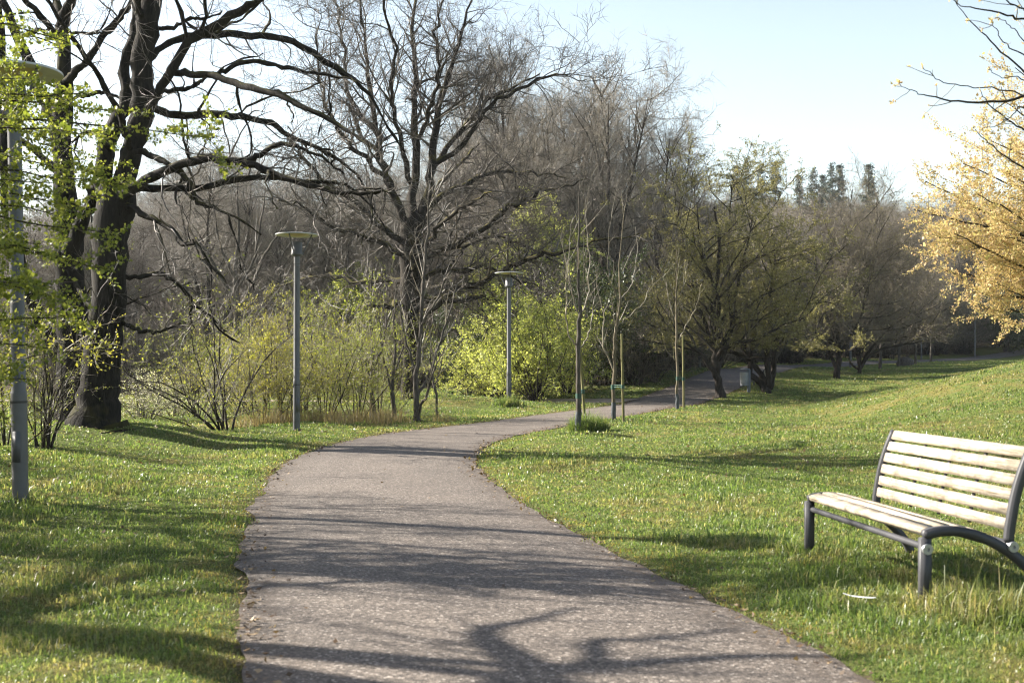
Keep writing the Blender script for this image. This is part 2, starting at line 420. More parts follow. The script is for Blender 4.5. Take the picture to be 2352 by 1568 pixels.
def tubes(batches):
    """batches: list of ((pts,rad), sides) -> V, F"""
    Vs, Fs, n0 = [], [], 0
    for (pts, rad), sd in batches:
        n, k1, _ = pts.shape
        if n == 0: continue
        T = nz(np.gradient(pts, axis=1))
        ref = np.where(np.abs(T[:, :1, 2:3]) > .8, np.array([1., 0, 0]), np.array([0, 0, 1.]))
        U = nz(np.cross(T, np.broadcast_to(ref, T.shape))); W = np.cross(T, U)
        a = np.linspace(0, 2 * math.pi, sd, endpoint=False)
        V = pts[:, :, None] + rad[:, :, None, None] * (np.cos(a)[:, None] * U[:, :, None] + np.sin(a)[:, None] * W[:, :, None])
        base = (np.arange(n) * k1 * sd)[:, None, None] + (np.arange(k1 - 1) * sd)[None, :, None]
        j = np.arange(sd); jn = (j + 1) % sd
        F = np.stack([base + j, base + jn, base + sd + jn, base + sd + j], -1).reshape(-1, 4) + n0
        Vs.append(V.reshape(-1, 3)); Fs.append(F); n0 += n * k1 * sd
    return np.vstack(Vs), np.vstack(Fs)
def leaves(batches, n, size, sd=.3, spread=.02, aspect=.6, t0=.1, upb=0.0):
    """n leaves scattered along the given polylines"""
    pool = [p for p in batches if len(p[0])]
    lens = [plen(p[0]).sum() for p in pool]; tot = sum(lens); Vs = []
    for p, l in zip(pool, lens):
        pts = p[0]; k1 = pts.shape[1]; w = plen(pts); w = w / w.sum(); m = int(n * l / tot)
        idx = rng.choice(len(pts), m, p=w); u = rng.uniform(t0, 1, m) * (k1 - 1); i = np.minimum(u.astype(int), k1 - 2); f = (u - i)[:, None]
        pos = pts[idx, i] * (1 - f) + pts[idx, i + 1] * f
        T = nz(pts[idx, i + 1] - pts[idx, i])
        d = nz(T * .5 + rng.normal(0, .8, (m, 3)) + np.array([0, 0, upb])); pos = pos + d * spread * rng.uniform(0, 1, (m, 1))
        s = size * np.exp(rng.normal(0, sd, (m, 1))); q = nz(np.cross(d, rng.normal(0, 1, (m, 3))))
        nn = np.cross(d, q)
        V = np.stack([pos, pos + d * s * .45 + q * s * aspect * .5 + nn * s * .1, pos + d * s, pos + d * s * .45 - q * s * aspect * .5 + nn * s * .1], 1)
        Vs.append(V.reshape(-1, 3))
    V = np.vstack(Vs); F = np.arange(len(V)).reshape(-1, 4)
    return V, F
def hand(defs, Yend, K=16, jit=.0):
    """defs: list of (Y0, Y1, [(px,py,rpx),...]) -> list of (pts,rad) each of one polyline"""
    out = []
    for Y0, Y1, pp in defs:
        n = len(pp); ys = np.linspace(0, 1, n); ps, rs = [], []
        for (px, py, r), t in zip(pp, ys):
            Y = Y0 + (Y1 - Y0) * t; ps.append(P(px, py, Y)); rs.append(r / (F / Y))
        k = max(K, n * 3); c = catmull(np.hstack([np.array(ps), np.array(rs)[:, None]]), k)
        c[1:-1, :3] += rng.normal(0, jit, (k - 2, 3))
        out.append((c[None, :, :3], np.maximum(c[None, :, 3], .004)))
    return out
def cat(bs):
    """merge polylines of unlike length by resampling to the same K"""
    K = max(b[0].shape[1] for b in bs); o, r = [], []
    for p, q in bs:
        k = p.shape[1]; u = np.linspace(0, k - 1, K); i = np.minimum(u.astype(int), k - 2); f = u - i
        o.append(p[:, i] * (1 - f)[None, :, None] + p[:, i + 1] * f[None, :, None]); r.append(q[:, i] * (1 - f) + q[:, i + 1] * f)
    return np.concatenate(o), np.concatenate(r)
def assemble(root, trunk, twigs, leaf=None, mt=None, mw=None, ml=None, rough=0.0, origin=None, tname='trunk', cname='crown', lname='foliage'):
    o = np.zeros(3) if origin is None else np.asarray(origin, float)
    kids = []
    if trunk:
        V, Fc = tubes(trunk)
        if rough:
            nrm = np.sin(V[:, 0:1] * 23 + V[:, 2:3] * 3) * np.sin(V[:, 1:2] * 19 - V[:, 2:3] * 2)
            V = V + rng.normal(0, rough, V.shape) + nrm * rough
        kids.append(mesh_obj(tname, V - o, [Fc], mt, root))
    if twigs:
        V, Fc = tubes(twigs); kids.append(mesh_obj(cname, V - o, [Fc], mw, root))
    if leaf is not None:
        V, Fc = leaf; kids.append(mesh_obj(lname, V - o, [Fc], ml, root, smooth=False))
    return kids

# ------------------------------------------------------------------ ground
def build_ground():
    def axis(lo, hi, c, d0, k, step0):
        out = [0.0]; x = 0.0
        while c + x < hi: x += step0 + k * max(0, x - d0); out.append(x)
        neg = []; x = 0.0
        while c - x > lo: x += step0 + k * max(0, x - d0); neg.append(-x)
        return np.array(sorted(neg) + out) + c
    xs = axis(-420, 420, 0, 6, .035, .17); ys = axis(-60, 700, 10, 8, .022, .17)
    X, Y = np.meshgrid(xs, ys); Z = GS(X, Y)
    dm = pdist(X, Y, MAIN); ds = pdist(X, Y, SIDE)
    soil = np.clip(1 - (dm - 1.45) / .28, 0, 1) + np.clip(1 - (ds - 1.0) / .5, 0, 1) * .8
    left = (Y - path_y(X) > 0)
    wn = WN(5, 6)
    wood = np.clip((Y - 57 - 1.2 * wn(X, Y)) / 3, 0, 1) * (X < 4)
    wood = np.maximum(wood, np.clip((dm - 4.2 + wn(X, Y)) / 2.5, 0, 1) * left * (X >= 3) * (Y > 50))
    wood = np.maximum(wood, np.clip((Y - 150) / 20, 0, 1))
    ny, nx = X.shape
    V = np.stack([X, Y, Z], -1).reshape(-1, 3); i = np.arange(nx * ny).reshape(ny, nx)
    Fq = np.stack([i[:-1, :-1], i[:-1, 1:], i[1:, 1:], i[1:, :-1]], -1).reshape(-1, 4)
    o = mesh_obj('ground', V, [Fq], M['ground'])
    for nme, a in (('soil', np.clip(soil, 0, 1)), ('wood', wood)):
        at = o.data.attributes.new(nme, 'FLOAT', 'POINT'); at.data.foreach_set('value', a.ravel().astype(np.float32))
    tag(o, kind='structure')
build_ground()
def ribbon(name, line, halff, mat, lift, n=17):
    d = np.gradient(line, axis=0); d /= np.linalg.norm(d, axis=1)[:, None]; nr = np.stack([-d[:, 1], d[:, 0]], 1)
    hl = halff(line[:, 0] - nr[:, 0] * 5, line[:, 1]); hr = halff(line[:, 0] + nr[:, 0] * 5, line[:, 1])
    t = np.linspace(-1, 1, n); h = np.where(t[None] < 0, hl[:, None], hr[:, None])
    X = line[:, :1] + nr[:, :1] * t * h; Y = line[:, 1:] + nr[:, 1:] * t * h
    Z = G(X, Y) + lift - .02 * np.abs(t) ** 3
    V = np.stack([X, Y, Z], -1).reshape(-1, 3); i = np.arange(len(V)).reshape(X.shape)
    Fq = np.stack([i[:-1, :-1], i[:-1, 1:], i[1:, 1:], i[1:, :-1]], -1).reshape(-1, 4)
    o = mesh_obj(name, V, [Fq], mat)
    e = np.broadcast_to(np.clip((np.abs(t) - .72) / .26, 0, 1), X.shape)
    at = o.data.attributes.new('edge', 'FLOAT', 'POINT'); at.data.foreach_set('value', np.ascontiguousarray(e).ravel().astype(np.float32))
    return tag(o, kind='structure')
ribbon('path', catmull(MAIN[::4], 3200), main_half, M['path'], .012)
ribbon('side_path', SIDE[6:], side_half, M['gravel'], .022)

# ------------------------------------------------------------------ grass
tall_n = WN(21, 1.3); tall_n2 = WN(22, 4.5)
def blades(X, Y, H, Wd, lean=.5, base=None):
    n = len(X); Z = (GS(X, Y) if base is None else base) - .008
    a = rng.uniform(0, 2 * math.pi, n); b = rng.uniform(0, 2 * math.pi, n); ln = np.abs(rng.normal(0, lean, n))
    wx, wy = np.cos(a) * Wd / 2, np.sin(a) * Wd / 2; lx, ly = np.cos(b) * ln * H, np.sin(b) * ln * H
    B = np.stack([X, Y, Z], 1); W3 = np.stack([wx, wy, np.zeros(n)], 1); Lv = np.stack([lx, ly, np.zeros(n)], 1)
    h = H[:, None] * UP
    m = B + Lv * .3 + h * .6; tp = B + Lv + h * np.maximum(.35, 1 - .35 * ln)[:, None]
    V = np.stack([B - W3, B + W3, m + W3 * .8, m - W3 * .8, tp], 1).reshape(-1, 3)
    i = (np.arange(n) * 5)[:, None]
    return V, i + np.array([0, 1, 2, 3]), i + np.array([3, 2, 4])
def build_grass():
    Vs, Q, T, n0 = [], [], [], 0
    y0, y1, D0 = 4.2, 108.0, 7600.0
    g_ = .3; n = int(D0 * 4.5 ** 1.7 * .96 * (y1 ** g_ - y0 ** g_) / g_)
    Y = (y0 ** g_ + rng.uniform(0, 1, n) * (y1 ** g_ - y0 ** g_)) ** (1 / g_); X = rng.uniform(-1, 1, n) * (.475 * Y + 1)
    dm = pdist(X, Y, MAIN); ds = pdist(X, Y, SIDE); edge = main_half(X, Y)
    keep = (dm > edge + rng.normal(-.005, .045, n)) & (ds > .95 + rng.normal(.05, .12, n))
    left = Y - path_y(X) > 0
    keep &= ~((Y > 58) & (X < 4)) & ~(left & (X >= 3) & (dm > 4.5) & (Y > 50))
    near = np.clip((dm - edge) / .5, 0, 1); keep &= rng.uniform(0, 1, n) < .85 + .15 * near
    X, Y, near = X[keep], Y[keep], near[keep]; n = len(X); sc = (Y / 4.5) ** .82
    tn = tall_n(X, Y) + .6 * tall_n2(X, Y)
    H = (.034 + .007 * np.clip(tn, -.8, 1) + .022 * np.clip(tn - 1.0, 0, 1.2)) * np.exp(rng.normal(0, .3, n)) * (.8 + .2 * near)
    for cx, cy, rr, k in ((2.75, 6.95, .5, 1.6), (3.2, 8.1, .9, 1.0), (2.3, 9.2, .4, .9), (2.1, 7.9, .7, .4), (-5.4, 12.6, .4, 1.2), (-.1, 41, .7, 3)):
        H *= 1 + k * gauss(X, Y, cx, cy, rr, rr)
    H = np.clip(H, .016, .28) * (1 + .05 * (sc - 1))
    Wd = .0050 * sc * np.exp(rng.normal(0, .25, n))
    V, q, t = blades(X, Y, H, Wd, .95)
    Vs, Q, T = [V], [q], [t]; verge = (rng.uniform(0, 1, n) < .55 * (1 - near)) & (edge_n(X * 1.3, Y * 1.3) > -.4)
    o = mesh_obj('grass', np.vstack(Vs), [np.vstack(Q), np.vstack(T)], M['grass'], smooth=False)
    o.data.materials.append(M['verge']); o.data.polygons.foreach_set('material_index', np.concatenate([verge, verge]).astype(np.int32))
    tag(o, 'short green spring grass covering the lawns on both sides of the path', 'grass', kind='stuff')
build_grass()
def tuft(name, X0, Y0, n, rad, h, mat, label, cat, group=None, w=.007, lean=.7, reuse=None):
    z = g1(X0, Y0)
    if reuse is None:
        a = rng.uniform(0, 6.283, n); r = rad * np.sqrt(rng.uniform(0, 1, n)); X = np.cos(a) * r; Y = np.sin(a) * r
        H = h * np.exp(rng.normal(0, .25, n)) * (1 - .45 * (r / rad) ** 2)
        V, q, t = blades(X, Y, H, np.full(n, w), lean, np.zeros(n))
        o = mesh_obj(name, V, [q, t], mat, smooth=False)
    else:
        o = reuse.copy(); COL.objects.link(o); o.rotation_euler.z = rng.uniform(0, 6)
        if 'group' in o: del o['group']
    o.location = (X0, Y0, z); return tag(o, label, cat, group)
p = P(1352, 988, 27.2)
tuft('grass_tuft', p[0], 27.2, 2600, .48, .42, M['grass'], 'big dark green grass tuft at the foot of the first staked sapling', 'grass tuft', w=.012, lean=.8)
tuft('grass_tuft', -.1, 40.8, 900, .38, .38, M['grass'], 'clump of long grass round the foot of the lamp post beyond the bend', 'grass tuft', w=.016, lean=.7)
tuft('grass_tuft', 2.85, 6.92, 1500, .42, .22, M['grass'], 'rank bright green grass clump under the near end of the bench', 'grass tuft', w=.007, lean=.75)
dry = None
for i, (px, py, Y, sc) in enumerate([(610, 968, 30, 1), (655, 962, 31, 1), (700, 960, 31, 1), (745, 962, 31.5, 1), (800, 962, 31.5, 1), (850, 955, 33, 1), (900, 962, 32, 1), (1020, 965, 32, .7), (560, 985, 28.5, .8), (780, 975, 30, .8), (880, 970, 31, .9)]):
    X = (px - CX) / F * Y
    o = tuft('dry_grass_clump', X, Y, 190, .55, .5, M['dry'], 'straw coloured dry grass clump beneath the green shrubs left of the path', 'dry grass', 'dry grass under the shrubs', w=.012, lean=.5, reuse=dry)
    o.scale = (sc,) * 3; dry = dry or o
def build_litter():
    n = 9000
    Y = np.sqrt(rng.uniform(4.5 ** 2, 46 ** 2, n)); X = rng.uniform(-1, 1, n) * (.47 * Y + .5)
    # extra along the path edges and under the trees
    k = rng.integers(90, 430, 1700); side = rng.choice([-1, 1], 1700); off = 1.5 - np.abs(rng.normal(0, .14, 1700)) + .05
    d = np.gradient(MAIN, axis=0); d /= np.linalg.norm(d, axis=1)[:, None]
    X2 = MAIN[k, 0] - d[k, 1] * side * off; Y2 = MAIN[k, 1] + d[k, 0] * side * off
    dm = pdist(X, Y, MAIN); keep = (dm > 1.5) | (rng.uniform(0, 1, n) < .10)
    cl = WN(31, 3)(X, Y) > -.2
    X = np.concatenate([X[keep & cl], X2]); Y = np.concatenate([Y[keep & cl], Y2]); n = len(X)
    dm = pdist(X, Y, MAIN); Z = np.where(dm > 1.52, GS(X, Y) + .03, G(X, Y) + .018) + rng.uniform(0, .012, n)
    s = rng.uniform(.008, .027, n)[:, None] * np.where(Y > 15, 1.5, 1)[:, None]
    d = nz(rng.normal(0, 1, (n, 3)) * np.array([1, 1, .35])); q = nz(np.cross(d, nz(rng.normal(0, .35, (n, 3)) + UP))); nn = np.cross(d, q)
    B = np.stack([X, Y, Z], 1)
    V = np.stack([B - d * s, B + q * s * .6 + nn * s * .3, B + d * s, B - q * s * .6 + nn * s * .3], 1).reshape(-1, 3)
    o = mesh_obj('fallen_leaves', V, [np.arange(len(V)).reshape(-1, 4)], M['deadleaf'], smooth=False)
    tag(o, 'brown dead leaves scattered over the lawn and along the path edges', 'fallen leaves', kind='stuff')
build_litter()
def build_feather():
    X, Y = P(1968, 1392, 7.2)[0], 7.15
    c = np.array([(-.14, .012, .045), (-.08, .004, .034), (0, 0, .03), (.08, -.003, .03), (.14, .0, .032)]); w = np.array([.006, .014, .017, .014, .003])
    c = catmull(np.hstack([c, w[:, None]]), 14); V = []
    for x, y, z, ww in c: V += [(x, y - ww, z), (x, y, z + .006), (x, y + ww, z)]
    f = []
    for i in range(13):
        for j in (0, 1): f.append((i*3+j, i*3+j+1, i*3+j+4, i*3+j+3))
    o = mesh_obj('feather', np.array(V), [np.array(f)], M['feather']); o.location = (X, Y, g1(X, Y) + .03); o.scale = (.72, .8, .9); o.rotation_euler = (0, .05, -.12)
    tag(o, 'white feather lying on the grass in front of the bench', 'feather')
build_feather()

# ------------------------------------------------------------------ lamp posts
def make_lamp():
    root = thing('street_lamp', (0, 0, 0), '', 'street lamp', 'lamp posts along the path')
    m = MB(); m.lathe([(.0001, -.1), (.085, -.1), (.085, 1.2), (.083, 1.22), (.075, 1.24), (.073, 4.26), (.0001, 4.26)], 28); k = [m.build('post', M['lamp_grey'], root, True)]
    m = MB(); m.box((0, -.083, .62), (.085, .012, .34)); k.append(m.build('access_door', M['lamp_grey'], root, False, .003))
    m = MB(); m.lathe([(.0001, -.05), (.13, -.05), (.13, .02), (.086, .035)], 28); k.append(m.build('base_collar', M['lamp_band'], root, True))
    m = MB(); m.lathe([(.086, 1.10), (.092, 1.10), (.092, 1.125), (.086, 1.125)], 28); m.box((-.09, .0, 1.08), (.012, .02, .06)); k.append(m.build('band', M['lamp_band'], root, True))
    m = MB(); m.lathe([(.0001, 4.24), (.10, 4.24), (.135, 4.27), (.142, 4.27), (.142, 4.315), (.135, 4.32), (.128, 4.33), (.128, 4.57), (.118, 4.585), (.0001, 4.585)], 32); k.append(m.build('collar', M['lamp_grey'], root, True))
    for a in (95, 215, 335):
        m = MB(); c, s = math.cos(R(a)), math.sin(R(a)); m.rod((.135 * c, .135 * s, 4.29), (.36 * c, .36 * s, 4.765), .018); m.rod((.12 * c, .12 * s, 4.29), (.165 * c, .165 * s, 4.29), .025)
        k.append(m.build('support_rod', M['lamp_grey'], root, True))
    m = MB(); m.lathe([(.0001, 4.80), (.2, 4.797), (.40, 4.784), (.515, 4.768), (.515, 4.745), (.40, 4.757), (.30, 4.762), (.0001, 4.765)], 48); k.append(m.build('disc', M['lamp_disc'], root, True))
    m = MB(); m.lathe([(.30, 4.760), (.22, 4.735), (.12, 4.715), (.0001, 4.71)], 32); k.append(m.build('diffuser', M['diffuser'], root, True))
    return root, k
lamp, lamp_k = make_lamp()
LAMPS = [(47, 12.6, 0, -.9, 'nearest grey lamp post with round disc, left foreground behind green twigs'),
         (681, 27.7, .6, .15, 'grey lamp post with disc head and black band standing before the yellow green shrubs'),
         (1169, 41.0, 1.1, 0, 'grey lamp post with disc head beside the lime shrub beyond the bend'),
         (1606, 62.0, .3, 0, 'distant lamp post left of the path, behind the crooked twin-limbed tree'),
         (1953, 84.0, 1.0, 0, 'small distant lamp post hidden among the dark round trees'),
         (2116, 113.0, .2, 0, 'far thin lamp post right of the row of slim trunks'),
         (2239, 124.0, .7, 0, 'farthest lamp post against the dark thicket below the golden tree')]
for i, (px, Y, rz, lean, lab) in enumerate(LAMPS):
    X = (px - CX) / F * Y; loc = (X, Y, g1(X, Y))
    if i == 0: lamp.location = loc; lamp['label'] = lab; o = lamp
    else: o = copy_tree(lamp, lamp_k, loc, rz, 1, lab, 'lamp posts along the path', 'street lamp')
    o.rotation_euler = (0, R(lean), rz)

# ------------------------------------------------------------------ benches
def make_bench(Lb=1.98):
    root = thing('park_bench', (0, 0, 0), '', 'bench', 'park benches'); k = []
    arc = catmull([(.02, .452), (.10, .474), (.22, .478), (.36, .452), (.50, .392), (.62, .318), (.74, .215), (.84, .10), (.90, -.03)], 30)
    bar = catmull([(.585, .40), (.60, .52), (.635, .70), (.685, .86), (.745, 1.0)], 18)
    for x in (0, Lb):
        m = MB(); m.sweep(np.array([(.03, -.05), (.03, .2), (.03, .44)]), .055, .07, x); m.sweep(arc, .055, .062, x); k.append(m.build('side_frame', M['bench_metal'], root, False, .006))
        m = MB(); m.sweep(bar, .05, .055, x); k.append(m.build('backrest_bar', M['bench_metal'], root, False, .006))
        s = -1 if x == 0 else 1
        for yy, zz in ((.60, .375), (.032, .37)):
            m = MB(); m.lathe([(.0001, .0), (.012, .0), (.012, .012), (.033, .012), (.036, .006), (.036, -.03)], 20, (x + s * .03, yy, zz), (s, 0, 0)); k.append(m.build('bolt', M['bolt'], root, True))
    m = MB(); m.rod((.02, .60, .375), (Lb - .02, .60, .375), .034, n=18); k.append(m.build('rear_rail', M['bench_metal'], root, True))
    m = MB(); m.rod((.02, .045, .375), (Lb - .02, .045, .375), .022, n=18); k.append(m.build('front_rail', M['bench_metal'], root, True))
    # seat slats follow the arc
    cum = np.concatenate([[0], np.cumsum(np.linalg.norm(np.diff(arc, axis=0), axis=1))])
    def on(c, cu, s): return np.array([np.interp(s, cu, c[:, 0]), np.interp(s, cu, c[:, 1])])
    w = .094
    for i in range(5):
        a = on(arc, cum, .0 + i * (w + .013)); b = on(arc, cum, .0 + i * (w + .013) + w); c = (a + b) / 2; an = math.atan2(b[1] - a[1], b[0] - a[0])
        t = .045 if i == 0 else .032
        nrm = np.array([-math.sin(an), math.cos(an)]); c = c + nrm * (.036 - t / 2)
        m = MB(); m.box((Lb / 2, c[0], c[1]), (Lb - .062, w, t), an); k.append(m.build('seat_slat', M['slat'], root, False, .006))
    cb = np.concatenate([[0], np.cumsum(np.linalg.norm(np.diff(bar, axis=0), axis=1))]); tot = cb[-1]
    w = .074; gp = .021; s0 = tot - 6 * w - 5 * gp - .002
    for i in range(6):
        a = on(bar, cb, s0 + i * (w + gp)); b = on(bar, cb, s0 + i * (w + gp) + w); c = (a + b) / 2; an = math.atan2(b[1] - a[1], b[0] - a[0])
        nrm = np.array([-math.sin(an), math.cos(an)]); c = c + nrm * .004
        m = MB(); m.box((Lb / 2, c[0], c[1]), (Lb - .062, w, .03), an); k.append(m.build('backrest_slat', M['slat'], root, False, .005))
    for x in (.55, Lb / 2, Lb - .55):
        m = MB(); m.sweep(np.stack([bar[2:-1, 0] + .027, bar[2:-1, 1]], 1), .03, .012, x); k.append(m.build('backrest_strap', M['lamp_band'], root))
    return root, k
bench, bench_k = make_bench()
bench.location = (2.357, 9.13, g1(2.357, 9.13) - .01); bench.rotation_euler = (0, 0, math.atan2(-1.97, .213))
bench['label'] = 'pale wooden slatted bench with grey curved steel frames on the near right lawn'
Yb = 50.5; Xb = (1733 - CX) / F * Yb
copy_tree(bench, bench_k, (Xb + .35, Yb + 1.9, g1(Xb, Yb) - .02), math.atan2(-.95, -.32), 1, 'small far bench beside the path behind the grey bin and forked tree', 'park benches', 'bench')
def make_bin():
    Y = 49.2; X = (1712 - CX) / F * Y
    r = thing('litter_bin', (X, Y, g1(X, Y)), 'slate blue litter bin on a post beside the far bench', 'litter bin', rz=.35)
    m = MB(); m.box((.17, 0, .45), (.13, .10, 1.1)); m.build('post', M['bin'], r, False, .012)
    m = MB(); m.lathe([(.0001, .28), (.17, .28), (.18, .3), (.18, .88), (.165, .88), (.165, .4), (.0001, .4)], 20, (-.06, 0, 0)); m.build('bin_body', M['bin'], r, True)
    m = MB()
    for i in range(11): m.lathe([(.181, .32 + i * .05), (.189, .325 + i * .05), (.189, .345 + i * .05), (.181, .35 + i * .05)], 20, (-.06, 0, 0))
    m.build('ribbing', M['bolt'], r, True)
    m = MB(); m.lathe([(.21, .99), (.20, 1.02), (.0001, 1.06)], 20, (-.02, 0, 0)); m.build('lid', M['bin'], r, True)
make_bin()

# ------------------------------------------------------------------ staked saplings
def sapling(px, py, Y, trunk, limbs, stake, label, slabel, bud=True):
    z = g1((px - CX) / F * Y, Y); b = P(px, py, Y); b[2] = z
    root = thing('sapling', b, label, 'sapling', 'staked saplings along the path')
    dz = z - P(px, py, Y)[2]
    hb = hand([(Y, Y, trunk)], Y, jit=.012) ; hl = hand([(Y, Y + rng.uniform(-.6, .6), l) for l in limbs], Y, jit=.016)
    hb = [(p, r * .82) for p, r in hb]; hl = [(p, r * .6) for p, r in hl]
    for q in hb + hl: q[0][..., 2] += dz
    allp = cat(hl + hb)
    br = spawn(allp, 1.6, .9, 5, .3, 1, 32, 8, .3, .4, .45, wob=.06, up=.08, rmin=.006)
    tw = spawn(cat([br] + hl), 2.8, .38, 4, .2, 1, 40, 10, .3, .2, .5, wob=.07, up=.06, rmin=.004)
    lf = leaves([br, tw], 900, .028, aspect=.5, spread=.01) if bud else None
    kids = assemble(root, [(q, 10) for q in hb], [(q, 6) for q in hl] + [(br, 4), (tw, 3)], lf, M['bark'] if not bud and Y < 30 else M['pale_bark'], M['pale_twig'], M['leaf_bud'], 0.0, b)
    tp = hb[0][0][0]; tr = hb[0][1][0]; m = MB()
    for i in range(3):
        j = i; m.rod(tp[j] - b, tp[j + 1] - b, tr[j] * 1.1 + .003, tr[j + 1] * 1.1 + .003, 10)
    m.build('painted_base', M['paint'], root, True)
    # stake
    sx0, sy0, sx1, sy1, sY = stake; a = P(sx0, sy0, sY); a[2] = g1(a[0], sY) - .1; t = P(sx1, sy1, sY); t[2] += dz
    st = thing('stake', (a[0], a[1], a[2] + .1), slabel, 'stake', 'wooden stakes of the saplings'); o = np.array([a[0], a[1], a[2] + .1])
    m = MB(); n = 9; q = [a + (t - a) * i / (n - 1) + rng.normal(0, .004, 3) for i in range(n)]
    for i in range(n - 1): m.rod(q[i] - o, q[i + 1] - o, .038 - .001 * i, .037 - .001 * i, 10)
    m.build('pole', M['stake'], st, True)
    f = .42; s1 = a + (t - a) * f; i = int(np.argmin(np.abs(tp[:, 2] - s1[2]))); m = MB()
    for dzz in (0, .05): m.rod(s1 - o + np.array([0, 0, dzz]), tp[i] - o + np.array([0, 0, dzz]), .012)
    m.lathe([(.041, -.05), (.048, -.05), (.048, .05), (.041, .05)], 12, s1 - o); m.lathe([(tr[i] + .004, -.05), (tr[i] + .012, -.05), (tr[i] + .012, .07), (tr[i] + .004, .07)], 12, tp[i] - o)
    m.build('tie', M['tie'], st, True)
M['pale_twig'] = twigmat('pale_sapling_twig', (.08, .068, .048), (.26, .225, .165))
sapling(1327, 992, 26.9, [(1327, 992, 8), (1330, 940, 7.5), (1328, 880, 7), (1327, 800, 6.5), (1330, 740, 6), (1332, 700, 5), (1328, 620, 3.5), (1330, 520, 2.5), (1332, 440, 1.5), (1331, 405, .8)],
        [[(1328, 790, 3.5), (1305, 765, 3), (1302, 700, 2.5), (1300, 640, 1.5), (1306, 590, .8)], [(1330, 800, 3), (1350, 770, 2.5), (1362, 720, 2), (1366, 650, 1)], [(1331, 730, 3), (1350, 680, 2.5), (1352, 600, 2), (1348, 500, 1)], [(1330, 720, 3), (1312, 660, 2.5), (1308, 580, 1.6), (1316, 500, 1)], [(1332, 690, 3), (1342, 640, 2), (1340, 540, 1.4), (1345, 450, .8)]],
        (1345, 962, 1330, 760, 27.6), 'nearest staked sapling, dark slim trunk beside the big grass tuft', 'leaning stake behind the nearest sapling by the grass tuft', False)
sapling(1410, 963, 31.3, [(1410, 963, 6), (1409, 920, 5.5), (1412, 860, 5.5), (1412, 800, 5), (1418, 740, 4), (1424, 690, 3), (1422, 620, 2), (1428, 540, 1.5), (1436, 470, .8)],
        [[(1412, 855, 4), (1396, 815, 3.5), (1385, 790, 3), (1388, 730, 2), (1376, 680, 1.2), (1368, 620, .7)], [(1396, 815, 2.5), (1370, 790, 2), (1345, 780, 1.2), (1326, 765, .7)], [(1416, 750, 3), (1450, 720, 2.4), (1480, 690, 1.6), (1500, 640, .8)], [(1424, 690, 2.5), (1452, 650, 2), (1462, 590, 1.4), (1460, 520, .8)], [(1424, 690, 2.5), (1400, 640, 2), (1398, 560, 1.4), (1406, 490, .8)]],
        (1432, 969, 1428, 765, 30.7), 'second staked sapling, pale with a wide fork, left of a thick straight stake', 'tall straight stake right of the pale forked sapling', False)
sapling(1556, 938, 37.5, [(1556, 938, 4.5), (1554, 900, 4), (1557, 860, 4), (1553, 800, 3.5), (1555, 740, 3), (1553, 680, 2.2), (1556, 620, 1.5), (1552, 560, .8)],
        [[(1554, 790, 2), (1580, 740, 1.6), (1600, 700, 1.2), (1612, 650, .7)], [(1554, 740, 2), (1536, 690, 1.5), (1530, 640, .8)], [(1556, 830, 1.6), (1540, 815, 1.2), (1528, 800, .7)], [(1554, 700, 2), (1572, 650, 1.4), (1578, 600, .8)]],
        (1571, 936, 1568, 768, 38.2), 'third staked sapling with tiny buds, in front of the far path bend', 'thin stake right of the budding sapling at the far bend')

